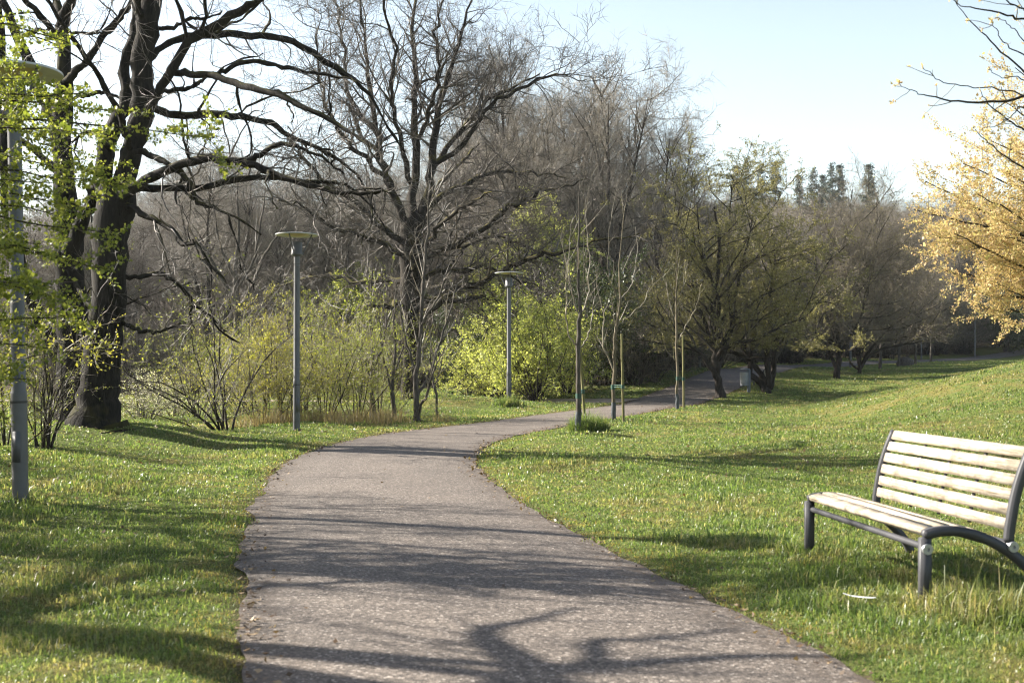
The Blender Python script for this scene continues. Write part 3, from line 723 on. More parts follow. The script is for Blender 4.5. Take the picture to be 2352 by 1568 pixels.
# ------------------------------------------------------------------ big oaks at the left
def oak_left():
    Y = 22.3
    base = P(215, 985, Y); base[2] = g1(base[0], Y)
    root = thing('oak_tree', base, 'huge dark bare oak with two trunks and mossy limbs on the left lawn', 'tree')
    TR = [(Y, Y, [(216, 1040, 128), (217, 1012, 96), (220, 985, 73), (222, 955, 54), (226, 900, 46), (234, 830, 42), (243, 740, 40), (250, 640, 38), (256, 540, 40), (264, 470, 44), (268, 430, 38)]),
          (Y + .1, Y - .6, [(272, 450, 30), (286, 403, 24), (303, 350, 23), (314, 310, 24), (322, 270, 26), (330, 215, 26), (322, 150, 24), (338, 70, 25), (346, 0, 24), (352, -120, 20), (366, -260, 14), (372, -420, 8), (380, -560, 3)]),
          (Y, Y + .3, [(252, 450, 30), (236, 415, 21), (243, 350, 20), (252, 310, 19), (282, 255, 16), (292, 205, 14), (284, 150, 11), (302, 95, 12), (322, 30, 11), (318, -60, 9), (300, -180, 6), (290, -300, 2)]),
          (Y + 1.3, Y + 1.6, [(190, 1030, 84), (188, 1005, 70), (186, 960, 59), (184, 900, 52), (176, 800, 44), (167, 700, 35), (161, 600, 31), (158, 520, 31), (151, 437, 24), (140, 336, 22), (145, 235, 23), (148, 168, 16), (142, 84, 15), (143, 30, 15)]),
          (Y + 1.5, Y + 2.2, [(143, 45, 12), (128, 0, 9), (112, -80, 7), (100, -200, 2)]), (Y + 1.5, Y + .8, [(143, 45, 13), (166, -5, 10), (180, -100, 8), (190, -240, 2)]),
          (Y + 1.5, Y + 2.5, [(140, 300, 16), (112, 250, 14), (90, 212, 14), (68, 146, 13), (38, 78, 10), (13, 17, 9), (-20, -60, 7), (-40, -160, 2)]),
          (Y + 1.6, Y + 2.4, [(160, 860, 26), (90, 740, 17), (40, 600, 15), (14, 420, 13), (4, 250, 12), (0, 100, 11), (-6, -60, 8), (0, -200, 2)]),
          (Y + .9, Y + .2, [(162, 580, 20), (190, 500, 15), (218, 440, 15), (236, 400, 15)])]
    LM = [(Y - .2, Y - 1.5, [(318, 275, 13), (345, 245, 13), (362, 212, 12), (403, 151, 12), (433, 94, 12), (487, 66, 12), (551, 27, 11), (591, 0, 10), (640, -60, 8), (690, -150, 5), (730, -260, 2)]),
          (Y - .3, Y + 2.5, [(338, 138, 9), (376, 104, 9), (420, 87, 9.5), (487, 79, 9), (571, 81, 9), (638, 87, 8.5), (699, 111, 8), (783, 161, 7), (840, 210, 5), (890, 290, 3), (930, 350, 1)]),
          (Y - .3, Y - 3.0, [(404, 168, 9), (440, 170, 9), (487, 175, 9), (554, 195, 8.5), (621, 215, 8), (689, 242, 6.5), (783, 292, 5), (840, 330, 3), (880, 390, 1)]),
          (Y - .6, Y - 2.2, [(487, 175, 6), (520, 160, 6), (570, 140, 6), (640, 150, 5), (700, 165, 4), (760, 172, 2.5), (820, 190, 1)]),
          (Y - .2, Y + 3.0, [(330, 245, 10), (363, 252, 10), (413, 265, 10), (487, 260, 9.5), (554, 269, 9), (622, 282, 7), (672, 316, 6), (773, 363, 4.5), (830, 420, 2.5), (860, 480, 1)]),
          (Y - .2, Y - 2.4, [(272, 462, 17), (302, 433, 15), (363, 400, 12), (430, 373, 11), (497, 366, 11), (554, 370, 10), (605, 390, 9), (672, 413, 8), (740, 432, 7), (800, 446, 5), (860, 440, 3), (920, 450, 1)]),
          (Y - .2, Y + 1.5, [(290, 440, 14), (330, 430, 10), (437, 433, 9), (538, 413, 8.5), (622, 407, 7), (706, 417, 6), (783, 420, 4.5), (850, 470, 2), (890, 540, 1)]),
          (Y - .2, Y - 1.6, [(548, 372, 7), (590, 360, 7), (640, 332, 6), (690, 340, 4.5), (740, 362, 3), (790, 400, 1)]),
          (Y - .1, Y - 1.4, [(300, 345, 8), (330, 352, 8), (363, 363, 7.5), (400, 383, 6.5), (437, 423, 6), (450, 460, 5.5), (480, 474, 4.5), (540, 500, 3), (600, 540, 1)]),
          (Y - .1, Y - 1.8, [(285, 470, 9), (310, 480, 8), (353, 504, 7), (396, 524, 7), (420, 560, 6), (450, 560, 4.5), (480, 604, 3), (520, 650, 1)]),
          (Y, Y - 1.2, [(270, 740, 6), (300, 748, 5.5), (330, 760, 5), (370, 759, 4), (420, 745, 2.5), (450, 755, 1)]),
          (Y, Y + 1.4, [(275, 632, 6), (310, 638, 5.5), (370, 628, 5), (413, 658, 4.5), (450, 702, 3.5), (484, 728, 2), (520, 760, 1)]),
          (Y + 1.4, Y + .6, [(150, 190, 11), (172, 165, 10), (198, 141, 9.5), (242, 77, 9), (279, 37, 8), (302, 7, 7), (335, -50, 5), (360, -150, 1)]),
          (Y + .2, Y - 1, [(345, 66, 5), (385, 66, 5), (415, 55, 4.5), (435, 42, 4), (470, 42, 3), (510, 25, 1)]),
          (Y + .1, Y + 1, [(362, 210, 6), (400, 208, 6), (440, 200, 5), (465, 185, 4), (490, 165, 1.5)]),
          (Y + 1.3, Y + 2, [(145, 232, 5), (190, 222, 5), (225, 212, 5), (268, 222, 4), (290, 226, 2)]),
          (Y + 1.5, Y + 1, [(66, 78, 5), (90, 70, 5), (140, 72, 4), (200, 78, 4), (242, 78, 2)]),
          (Y, Y - 2.0, [(256, 345, 6), (225, 312, 5), (200, 305, 4.5), (180, 316, 3), (150, 330, 1)]),
          (Y + 1.3, Y - .5, [(168, 640, 7), (196, 690, 5), (214, 720, 4), (240, 735, 2)]),
          (Y - .2, Y - 4.0, [(335, 80, 10), (300, -40, 9), (240, -150, 7), (160, -260, 4), (60, -320, 1)]),
          (Y, Y + 5, [(350, -80, 10), (420, -160, 8), (520, -240, 6), (640, -300, 3), (760, -330, 1)]),
          (Y + 1.4, Y - 2, [(143, 100, 8), (60, 0, 7), (-60, -100, 6), (-200, -160, 4), (-340, -180, 1)]),
          (Y + 1.4, Y + 4, [(155, 420, 9), (60, 330, 8), (-60, 260, 6), (-200, 220, 4), (-330, 230, 1)]),
          (Y - .2, Y - 5, [(300, 340, 9), (280, 280, 8), (230, 180, 7), (150, 60, 5), (60, -60, 3), (-40, -120, 1)])]
    tr = hand(TR, Y, jit=.02); lm = [(p, r * .88) for p, r in hand(LM, Y, 26, jit=.016)]
    tri = [(p[0][:, p[0].shape[1] // 2:], p[1][:, p[0].shape[1] // 2:]) for p in tr[1:8]]
    allp = cat(lm); allt = cat(tri)
    b0 = spawn(allp, .55, 2.2, 12, .15, .95, 48, 14, .3, .4, .4, .035, .016, .22, .01, .3)
    b1 = spawn(cat([allp, b0]), 2.1, 1.2, 9, .2, 1, 55, 14, .4, .35, .4, .02, .009, .22, .015, .3)
    b1b = spawn(allt, 1.0, 1.3, 9, .1, 1, 60, 14, .35, .3, .3, .018, .008, .2, .03, .3)
    b2 = spawn(cat([b1, b1b]), 3.6, .8, 5, .15, 1, 50, 14, .35, .3, .5, .02, .006, .17, .02)
    b3 = spawn(b2, 5.5, .38, 4, .15, 1, 48, 14, .35, .3, .6, .006, .0035, .16, .02)
    assemble(root, [(p, 14) for p in tr] + [(p, 9) for p in lm] + [(b0, 6)], [(b1, 5), (b1b, 5), (b2, 3), (b3, 3)], None, M['oak'], M['twig_oak'], rough=.008, origin=base)
oak_left()

def spread_oak():
    Y = 49.5
    base = P(938, 915, Y); base[2] = g1(base[0], Y)
    root = thing('oak_tree', base, 'broad spreading bare oak with mossy limbs in the middle behind the shrubs', 'tree')
    TR = [(Y, Y, [(936, 925, 22), (938, 900, 17), (945, 820, 16), (946, 740, 20), (942, 660, 24), (945, 600, 25), (943, 550, 26), (946, 505, 22)]),
          (Y, Y - 1, [(940, 540, 17), (925, 495, 13), (897, 430, 11), (880, 370, 10), (862, 300, 8), (850, 200, 6), (836, 90, 4), (826, 0, 2.5), (820, -60, 1)]),
          (Y, Y + 1.5, [(946, 520, 16), (948, 440, 12), (955, 350, 11), (950, 250, 9), (955, 150, 7), (948, 60, 5), (960, -40, 3), (966, -120, 1)]),
          (Y, Y - .5, [(955, 520, 15), (978, 470, 13), (990, 390, 12), (1002, 300, 10), (1012, 230, 8), (1040, 140, 6), (1065, 60, 4), (1090, -20, 2)]),
          (Y, Y + 2, [(985, 400, 9), (1020, 350, 8), (1070, 290, 6), (1120, 230, 5), (1180, 200, 3.5), (1240, 170, 1.5)]),
          (Y, Y - 2, [(995, 380, 8), (1050, 345, 7), (1110, 260, 6), (1170, 215, 5), (1250, 180, 3), (1310, 170, 1)])]
    LM = [(Y - .2, Y - 4, [(955, 590, 10), (1000, 580, 9), (1060, 555, 8), (1120, 515, 7), (1175, 475, 6), (1225, 445, 5), (1290, 430, 3), (1350, 410, 1)]),
          (Y - .2, Y - 5, [(950, 735, 10), (985, 710, 9), (1040, 672, 9), (1100, 650, 8.5), (1150, 625, 8), (1200, 597, 7), (1240, 585, 6), (1310, 572, 4), (1390, 552, 3), (1470, 535, 1)]),
          (Y - .2, Y + 4, [(950, 690, 9), (1010, 690, 8), (1080, 684, 7), (1160, 692, 6), (1250, 695, 4), (1310, 712, 2.5), (1350, 750, 1)]),
          (Y - .2, Y - 2.5, [(955, 640, 8), (1010, 625, 7), (1060, 620, 6), (1120, 618, 4.5), (1180, 640, 3), (1240, 660, 1)]),
          (Y, Y + 3, [(1040, 600, 5), (1080, 560, 5), (1140, 545, 4.5), (1200, 560, 3.5), (1260, 590, 2), (1300, 620, 1)]),
          (Y, Y + 3, [(985, 470, 8), (1030, 440, 8), (1090, 412, 7), (1150, 395, 5), (1230, 395, 3.5), (1300, 410, 1.5)]),
          (Y, Y - 3, [(930, 560, 10), (880, 520, 9), (830, 470, 8), (780, 440, 6), (730, 400, 4.5), (690, 350, 3), (660, 290, 1)]),
          (Y, Y - 3, [(928, 590, 9), (880, 560, 8), (820, 540, 6), (760, 520, 5), (700, 480, 3.5), (640, 460, 1.5)]),
          (Y, Y + 4, [(930, 650, 9), (880, 640, 8), (820, 650, 6), (760, 630, 4.5), (690, 640, 3), (630, 660, 1)]),
          (Y, Y - 4, [(935, 690, 8), (890, 700, 7), (840, 700, 5.5), (790, 720, 4), (740, 720, 2.5), (690, 740, 1)]),
          (Y, Y - 4, [(900, 440, 7), (850, 380, 6.5), (800, 330, 6), (760, 270, 5), (740, 200, 4), (730, 110, 3), (736, 20, 1)]),
          (Y, Y + 4, [(882, 380, 7), (830, 300, 6), (800, 200, 5), (790, 100, 4), (770, 10, 2.5), (760, -60, 1)]),
          (Y, Y - 4, [(955, 340, 7), (985, 260, 6), (1010, 170, 5), (1000, 80, 4), (1020, -10, 2), (1030, -60, 1)]),
          (Y, Y - 6, [(945, 420, 8), (920, 330, 7), (900, 230, 6), (905, 130, 5), (890, 30, 3), (880, -60, 1)]),
          (Y, Y + 6, [(945, 620, 9), (960, 540, 8), (1000, 440, 6), (1050, 380, 4), (1100, 330, 2)]), (Y, Y - 6, [(945, 640, 9), (960, 600, 8), (1010, 520, 6), (1070, 470, 4), (1130, 440, 1.5)])]
    tr = hand(TR, Y, jit=.05); lm = hand(LM, Y, 24, jit=.07)
    tr = [tr[0]] + [(p, r * .8) for p, r in tr[1:]]; lm = [(p, r * .8) for p, r in lm]
    tri = [(p[0][:, p[0].shape[1] // 4:], p[1][:, p[0].shape[1] // 4:]) for p in tr[1:]]
    allp = cat(lm + tri)
    b0 = spawn(allp, 1.7, 3.3, 12, .12, 1, 46, 12, .3, .35, .5, .065, .022, .17, .035, .16)
    b1 = spawn(cat([allp, b0]), 2.2, 1.5, 7, .15, 1, 50, 14, .35, .35, .5, .04, .013, .15, .03, .2)
    b2 = spawn(b1, 4.6, .85, 5, .15, 1, 50, 15, .35, .3, .55, .02, .009, .18, .02)
    b3 = spawn(b2, 4.2, .42, 3, .15, 1, 46, 14, .3, .3, .6, .012, .0075, .16, .02)
    assemble(root, [(p, 12) for p in tr] + [(p, 8) for p in lm], [(b0, 6), (b1, 4), (b2, 3), (b3, 3)], None, M['oak_far'], M['twig_oak'], rough=.012, origin=base)
spread_oak()

# ------------------------------------------------------------------ prototypes of woodland trees
def bare_tree(h, kind):
    """kind: 'up' (narrow, rising) or 'round'"""
    st = np.array([[0, 0, -.2]]); tr = march(st, np.array([[rng.normal(0, .04), rng.normal(0, .04), 1.]]), np.array([h * .9]), 16, .035, .03, np.array([h * .013]), .12)
    if kind == 'up':
        l1 = spawn(tr, 34 / h, h * .36, 9, .22, .97, 32, 8, .2, .55, .5, wob=.07, up=.05, rmin=.04)
        l2 = spawn(cat([l1, tr]), 1.7, h * .13, 7, .22, 1, 34, 9, .3, .4, .5, wob=.08, up=.06, rmin=.012)
    elif kind == 'fork':
        l0 = march(np.repeat(tr[0][:, 3], 4, 0), nz(rng.normal(0, .33, (4, 3)) + UP), h * rng.uniform(.6, .8, 4), 14, .05, .04, np.full(4, h * .010), .1)
        l1 = spawn(cat([l0, tr]), 30 / h, h * .26, 8, .25, 1, 40, 10, .25, .5, .5, wob=.08, up=.03, rmin=.04)
        l2 = spawn(l1, 2.0, h * .12, 6, .2, 1, 40, 10, .3, .4, .5, wob=.1, up=.04, rmin=.012); tr = cat([tr, l0])
    else:
        l1 = spawn(tr, 26 / h, h * .42, 9, .18, .95, 52, 10, .2, .5, .55, wob=.1, up=.035, rmin=.025)
        l2 = spawn(cat([l1, tr]), 1.5, h * .17, 7, .2, 1, 46, 12, .3, .4, .5, wob=.11, up=.03, rmin=.012)
    l3 = spawn(cat([l1, l2]), 3.4 if h < 15 else 4.6, 1.05, 5, .15, 1, 48, 14, .3, .3, .5, .022, .010, .15, .015)
    l4 = spawn(l3, 6.2, .5, 3, .1, 1, 50, 15, .3, .3, .6, .012, .0075, .16, .01)
    return tr, l1, l2, l3, l4
def proto(name, builder, label, cat_, group):
    root = thing(name, (0, -300, 0), label, cat_, group); return root, builder(root)
def mk_bare(h, kind, mt, mw, leafn=0, leafsize=.05, ml=None):
    def b(root):
        tr, l1, l2, l3, l4 = bare_tree(h, kind)
        lf = leaves([l3, l4], leafn, leafsize, spread=.04) if leafn else None
        return assemble(root, [(tr, 9), (l1, 6)], [(l2, 4), (l3, 3), (l4, 3)], lf, mt, mw, ml)
    return b
def mk_shrub(h, nst, spread, mw, leafn=0, leafsize=.04, ml=None, dens=1.0, up=.02, r0=.02, wob=.12, lsp=.03, thin=1.0):
    def b(root):
        a = rng.uniform(0, 6.283, nst); tl = np.abs(rng.normal(0, spread, nst)); st = np.stack([np.cos(a) * .12, np.sin(a) * .12, np.full(nst, -.1)], 1)
        d = np.stack([np.cos(a) * np.sin(tl), np.sin(a) * np.sin(tl), np.cos(tl)], 1)
        s0 = march(st, d, h * rng.uniform(.75, 1.2, nst), 10, wob, up, r0 * rng.uniform(.7, 1.2, nst), .2)
        s1 = spawn(s0, 3.2 * dens, h * .36, 6, .14, 1, 50, 14, .35, .4, .5, wob=.15, up=.015, rmin=.006 * thin)
        s2 = spawn(cat([s0, s1]), 4.0 * dens, .5, 4, .15, 1, 45, 14, .3, .3, .55, .012, .0045 * thin, .13, .03)
        s3 = spawn(s2, 4.5 * dens, .25, 3, .15, 1, 45, 14, .3, .2, .6, .008, .0038 * thin, .13, .03)
        lf = leaves([s1, s2, s3], leafn, leafsize, spread=lsp) if leafn else None
        return assemble(root, [(s0, 6)], [(s1, 4), (s2, 3), (s3, 3)], lf, M['bark_dark'], mw, ml, tname='stem', cname='twigs')
    return b
class Kind:
    def __init__(s, name, builder, cat_):
        s.root, s.kids = proto(name, builder, '', cat_, None); s.cat = cat_; s.used = False
    def put(s, X, Y, label, group=None, sc=1.0, rz=None, dz=0.0):
        rz = rng.uniform(0, 6.283) if rz is None else rz; loc = (X, Y, g1(X, Y) - .05 + dz)
        if not s.used:
            s.used = True; r = s.root; r.location = loc; r.rotation_euler.z = rz; r.scale = (sc,) * 3; return tag(r, label, s.cat, group)
        return copy_tree(s.root, s.kids, loc, rz, sc, label, group, s.cat)
    def px(s, px, Y, label, group=None, sc=1.0, rz=None):
        return s.put((px - CX) / F * Y, Y, label, group, sc, rz)
up1 = Kind('bare_tree', mk_bare(21, 'up', M['bark_dark'], M['twig_grey']), 'tree')
up2 = Kind('bare_tree', mk_bare(20, 'fork', M['bark_dark'], M['twig_grey']), 'tree')
rd1 = Kind('bare_tree', mk_bare(13, 'round', M['bark'], M['twig_brown']), 'tree')
rd2 = Kind('bare_tree', mk_bare(12, 'fork', M['bark'], M['twig_grey']), 'tree')
sh_bare = Kind('bare_shrub', mk_shrub(3.6, 18, .45, M['twig_brown'], dens=1.0, thin=1.6), 'shrub')
sh_bare2 = Kind('bare_shrub', mk_shrub(3.0, 20, .55, M['twig_grey'], 700, .04, M['leaf_bud'], dens=1.0, thin=1.6), 'shrub')

# tall trees of the centre right, each told apart by where its crown stands
for px, Y, k, sc, lab in [(1210, 72, up1, 1.0, 'tall grey bare tree rising right behind the spreading oak'),
                          (1390, 66, up2, .86, 'tall forked bare tree standing free against the sky, right of the oak'),
                          (1480, 74, up1, .80, 'bare grey tree on the sloping right edge of the tall group'),
                          (1290, 82, up2, 1.0, 'far tall bare tree between the oak and the tall forked tree'),
                          (1560, 80, rd2, 1.22, 'lower bare tree at the right end of the tall group'),
                          (1130, 84, up1, 1.1, 'far bare tree hidden behind the right half of the oak crown'),
                          (1620, 88, rd2, 1.05, 'rounded bare tree right of the tall group, above the budding trees'),
                          (1440, 92, rd2, 1.3, 'rounded far tree behind the foot of the tall forked tree'),
                          (1340, 96, up1, .95, 'thin far tree low behind the tall group'), (1250, 90, rd1, 1.75, 'broad fine twigged crown filling the gap right of the oak'), (1350, 78, rd2, 1.7, 'rounded crown low in the middle of the tall group'), (1430, 84, rd1, 1.6, 'broad crown behind the tall forked tree, right side'), (1510, 95, rd1, 1.5, 'broad crown sloping down at the right of the tall group'), (1180, 98, up2, 1.15, 'tall far tree peeping over the right shoulder of the oak')]:
    k.px(px, Y, lab, 'tall bare trees beyond the path', sc)
# woodland at the left, dense
WL = 'grey bare woodland tree in the thicket behind the left shrubs'
for i in range(120):
    Y = rng.uniform(62, 135); px = rng.uniform(-120, 1330); k = [rd1, rd2, rd1, up2][i % 4]
    top = np.interp(px, [-100, 250, 420, 600, 760, 900, 1400], [470, 440, 330, 290, 330, 330, 300]) + rng.uniform(-20, 150)
    X = (px - CX) / F * Y; hgt = CAMZ + (HY - top) / F * Y - g1(X, Y); nat = {rd1: 13, rd2: 12.5, up2: 20}[k]
    k.put(X, Y, WL, 'bare woodland trees at the left', float(np.clip(hgt / nat, .45, 1.15)))
BL = 'tangled leafless shrub in the undergrowth at the wood edge on the left'
for i in range(96):
    Y = 59.5 + 34 * (i / 96) ** 1.3 + rng.uniform(-.8, .8); px = rng.uniform(-60, 1420)
    (sh_bare if i % 2 else sh_bare2).px(px, Y, BL, 'undergrowth at the wood edge', rng.uniform(.8, 1.5))
# hillside wood on the right
HL = 'grey brown bare tree in the wood on the right hillside'
for i in range(150):
    Y = 105 + 125 * (i / 150) ** .8 + rng.uniform(-4, 4); px = rng.uniform(1560, 2400)
    X = (px - CX) / F * Y
    if pdist(np.array([X]), np.array([Y]), MAIN)[0] < 9 or Y < path_y(X) + 7: continue
    top = 432 + rng.uniform(0, 60) + max(0, 150 - Y) * 1.2 + max(0, Y - 200) * .4
    k = [rd1, rd2][i % 2]; k.put(X, Y, HL, 'bare trees on the right hillside', float(np.clip((CAMZ + (HY - top) / F * Y - g1(X, Y)) / 13, .8, 1.7)))
for px, sc, lab in [(2000, 1.35, 'largest rounded bare tree crown on the right skyline behind a dark conifer'), (1945, 1.1, 'bare rounded tree on the skyline left of the largest crown'), (2150, 1.05, 'bare tree on the skyline just left of the golden tree')]:
    rd2.px(px, 215, lab, 'bare trees on the right skyline', sc)
# thicket right behind the far path
TL = 'dark leafless thicket shrub behind the far path on the right'
sh_shaded = Kind('bare_shrub', mk_shrub(4.2, 22, .5, M['twig_dark'], 3000, .06, M['leaf_dark'], dens=1.1, thin=1.8), 'shrub')  # darker twig and leaf colours stand in for the shade in this thicket
for i in range(70):
    X = rng.uniform(14, 72); yb = path_y(X); Y = yb + rng.uniform(4.5, 14)
    (sh_bare if i % 3 == 0 else sh_shaded).put(X, Y, TL, 'thicket behind the far path', rng.uniform(1.0, 1.9))
for i in range(26):
    t = i / 25; X = rng.uniform(5.5, 14) ; yb = path_y(X); Y = yb + rng.uniform(7, 13)
    (sh_bare2 if i % 3 else sh_bare).put(X, Y, 'budding brushwood shrub at the wood edge left of the climbing path', 'brushwood left of the climbing path', rng.uniform(.9, 1.5))

# ------------------------------------------------------------------ conifers
def mk_conifer(h, wide=1.0):
    def b(root):
        tr = march(np.array([[0, 0, -.2]]), np.array([[0, 0, 1.]]), np.array([h]), 10, .01, .05, np.array([h * .012]), .1)
        n = 260; t = 1 - .92 * rng.uniform(0, 1, n) ** 1.25; a = rng.uniform(0, 6.283, n); ln = wide * h * .17 * (1 - t) * rng.uniform(.6, 1.15, n) + .12
        st = np.stack([np.zeros(n), np.zeros(n), t * h], 1); d = np.stack([np.cos(a), np.sin(a), np.full(n, -.1)], 1)
        br = march(st, d, ln, 6, .06, .05, np.full(n, .035), .2); s2 = spawn(br, 5, .5, 3, .15, 1, 55, 10, .25, .3, .5, .02, .008, .08, -.02)
        lf = leaves([br, s2], 14000, .2, spread=.05, aspect=.35)
        return assemble(root, [(tr, 7)], [(br, 4), (s2, 3)], lf, M['bark_dark'], M['twig_dark'], M['needle'])
    return b
con = Kind('conifer', mk_conifer(15, 1.3), 'tree'); con2 = Kind('conifer', mk_conifer(15, 1.7), 'tree')
for px, Y, top, lab in [(1748, 205, 372, 'dark conifer at the left end of the skyline row, beside the bare tall trees'), (1782, 200, 366, 'pointed dark spruce rising left of the middle of the skyline'), (1835, 215, 400, 'small dark conifer in the gap of the skyline row'),
                        (1868, 190, 384, 'broad dark green conifer, lowest and nearest of the skyline row'), (1910, 205, 372, 'pointed conifer of a close pair on the skyline'), (1928, 210, 374, 'slim conifer right in the close pair on the skyline'),
                        (1995, 180, 372, 'dark slim spruce standing before the largest rounded bare crown'), (1715, 200, 360, 'conifer half hidden behind bare twigs at the left of the skyline row'), (1690, 195, 375, 'leftmost conifer behind the tall bare group'), (1890, 212, 398, 'conifer between the broad one and the close pair')]:
    X = (px - CX) / F * Y; z = CAMZ + (HY - top) / F * Y; (con2 if px in (1868, 1748, 1715, 1910) else con).put(X, Y, lab, 'conifers on the skyline', max(.5, (z - g1(X, Y)) / 15.2))

# ------------------------------------------------------------------ round budding trees on the right lawn
def round_tree(px, py, Y, forks, top, radius, label, leafn, lsize, mtw, ml, group, dens=1.0, low=.35):
    b = P(px, py, Y); b[2] = g1(b[0], Y); dz = b[2] - P(px, py, Y)[2]
    root = thing('round_tree', b, label, 'tree', group)
    tr = hand([(Y, Y + dy, f) for dy, f in forks], Y, jit=.02)
    tr = [(p, r * .8) for p, r in tr]
    for q in tr: q[0][..., 2] += dz
    ends = cat(tr); n = len(tr)
    H = CAMZ + (HY - top) / F * Y - b[2]
    l1 = spawn(ends, 6.0 / max(1, n * .35), radius * .82, 10, .35, 1, 54, 15, .22, .1, .6, wob=.13, up=.022, rmin=.025, tip=.12)
    l2 = spawn(cat([l1, ends]), 1.9 * dens, radius * .34, 7, .2, 1, 48, 14, .3, .35, .5, wob=.12, up=.01, rmin=.012)
    l3 = spawn(cat([l1, l2]), 3.4 * dens, .85, 5, .15, 1, 46, 14, .3, .3, .5, .02, .0095, .14, .01)
    l4 = spawn(l3, 5.5 * dens, .42, 3, .15, 1, 45, 14, .3, .3, .6, .01, .005, .14, .01)
    def hi(q, zz):
        k = q[0][:, :, 2].min(1) > b[2] + zz; return q[0][k], q[1][k]
    l1 = hi(l1, 1.3); l2 = hi(l2, 1.6); l3 = hi(l3, 1.85); l4 = hi(l4, 1.8)
    lf = leaves([l3, l4], leafn, lsize, spread=.03) if leafn else None
    assemble(root, [(p, 10) for p in tr] + [(l1, 6)], [(l2, 4), (l3, 3), (l4, 3)], lf, M['bark_dark'], mtw, ml, .008, b)
round_tree(1657, 917, 46.6, [(0, [(1657, 917, 16), (1652, 895, 12), (1646, 860, 11), (1645, 830, 11), (1642, 790, 9), (1634, 740, 8), (1646, 650, 6), (1652, 560, 4), (1640, 480, 2)]),
     (-1, [(1650, 880, 8), (1638, 858, 7), (1620, 830, 6), (1590, 800, 5), (1560, 780, 3), (1520, 740, 1.5)]), (1, [(1646, 850, 9), (1662, 820, 8), (1680, 760, 7), (1690, 680, 5), (1710, 590, 3), (1730, 500, 1.5)]),
     (-2, [(1645, 830, 8), (1670, 800, 6), (1740, 780, 5), (1800, 750, 2.5), (1840, 740, 1)]), (2, [(1643, 800, 7), (1615, 740, 6), (1590, 660, 4), (1570, 560, 2.5), (1550, 500, 1)]), (-2, [(1640, 770, 7), (1650, 690, 5), (1610, 580, 3), (1600, 470, 1.2)]), (3, [(1643, 790, 7), (1670, 700, 5), (1672, 560, 3), (1680, 430, 1.2)])],
     395, 3.6, 'large budding olive green tree with a crooked trunk where the path bends away', 120000, .045, M['twig_dark'], M['leaf_bud'], 'rounded trees on the right lawn')
round_tree(1757, 899, 49.5, [(0, [(1764, 905, 14), (1758, 890, 13), (1738, 870, 9), (1722, 850, 8), (1724, 820, 7), (1700, 790, 5), (1680, 740, 3), (1670, 680, 1)]), (1, [(1762, 890, 10), (1750, 860, 8), (1730, 835, 7), (1690, 810, 4.5), (1640, 790, 2.5), (1600, 790, 1)]),
     (-1, [(1764, 895, 10), (1764, 860, 8), (1762, 810, 8), (1768, 740, 6), (1772, 660, 4), (1780, 580, 1.5)]), (-.5, [(1768, 890, 9), (1776, 850, 7.5), (1778, 810, 7), (1790, 760, 5), (1820, 700, 3), (1840, 640, 1)]), (2, [(1764, 850, 7), (1800, 790, 5), (1850, 770, 3), (1880, 760, 1)])],
     560, 2.9, 'low budding tree forking into four stems from the ground', 80000, .045, M['twig_dark'], M['leaf_bud'], 'rounded trees on the right lawn')
round_tree(1924, 873, 62, [(0, [(1924, 873, 11), (1922, 855, 9), (1926, 830, 8), (1925, 790, 7), (1922, 730, 6), (1930, 640, 4), (1935, 540, 1.5)]), (1, [(1920, 845, 5), (1910, 820, 5), (1895, 790, 3.5), (1860, 760, 2), (1840, 740, 1)]), (-1, [(1926, 820, 6), (1950, 780, 4.5), (1980, 720, 3), (2000, 640, 1)]), (-2, [(1924, 780, 6), (1895, 720, 4), (1880, 640, 2.5), (1870, 560, 1)]), (2, [(1924, 760, 5), (1960, 680, 3.5), (1970, 590, 1.2)])],
     455, 5.0, 'bare dark round tree with a thick knobbly base, middle of the right lawn', 14000, .05, M['twig_brown'], M['leaf_bud'], 'rounded trees on the right lawn', 1.6)
round_tree(1971, 859, 70, [(0, [(1974, 860, 6), (1975, 845, 5), (1968, 810, 4), (1960, 760, 3), (1955, 690, 1)]), (1, [(1974, 850, 5), (1990, 825, 4.5), (2020, 805, 4), (2060, 795, 3), (2105, 790, 1)]), (-1, [(1974, 845, 5), (1978, 800, 4), (2000, 740, 3.5), (2040, 680, 2.5), (2080, 620, 1)]), (2, [(1972, 850, 3), (1958, 840, 3), (1950, 828, 2), (1944, 810, .8)]), (-2, [(1976, 840, 4), (2010, 790, 3.5), (2060, 740, 2.5), (2110, 720, 1)]), (3, [(1974, 830, 4), (2000, 720, 3), (2020, 600, 2), (2030, 520, 1)])],
     460, 5.2, 'bare dark tree with low arching limbs sweeping to the right', 14000, .05, M['twig_brown'], M['leaf_bud'], 'rounded trees on the right lawn', 1.6)
rd_dark = Kind('bare_tree', mk_bare(8.5, 'round', M['bark'], M['twig_dark']), 'tree')
for px, Y, lab in [(2021, 80, 'first slim pale trunked tree in the row beyond the arching tree'), (2064, 88, 'slim tree in the far row next to a brown stump'), (2103, 96, 'slim mossy trunked tree, third in the far row'), (2138, 104, 'last slim tree of the far row, beside a thin lamp post')]:
    rd_dark.px(px, Y, lab, 'row of slim trees on the far lawn', rng.uniform(.95, 1.15))
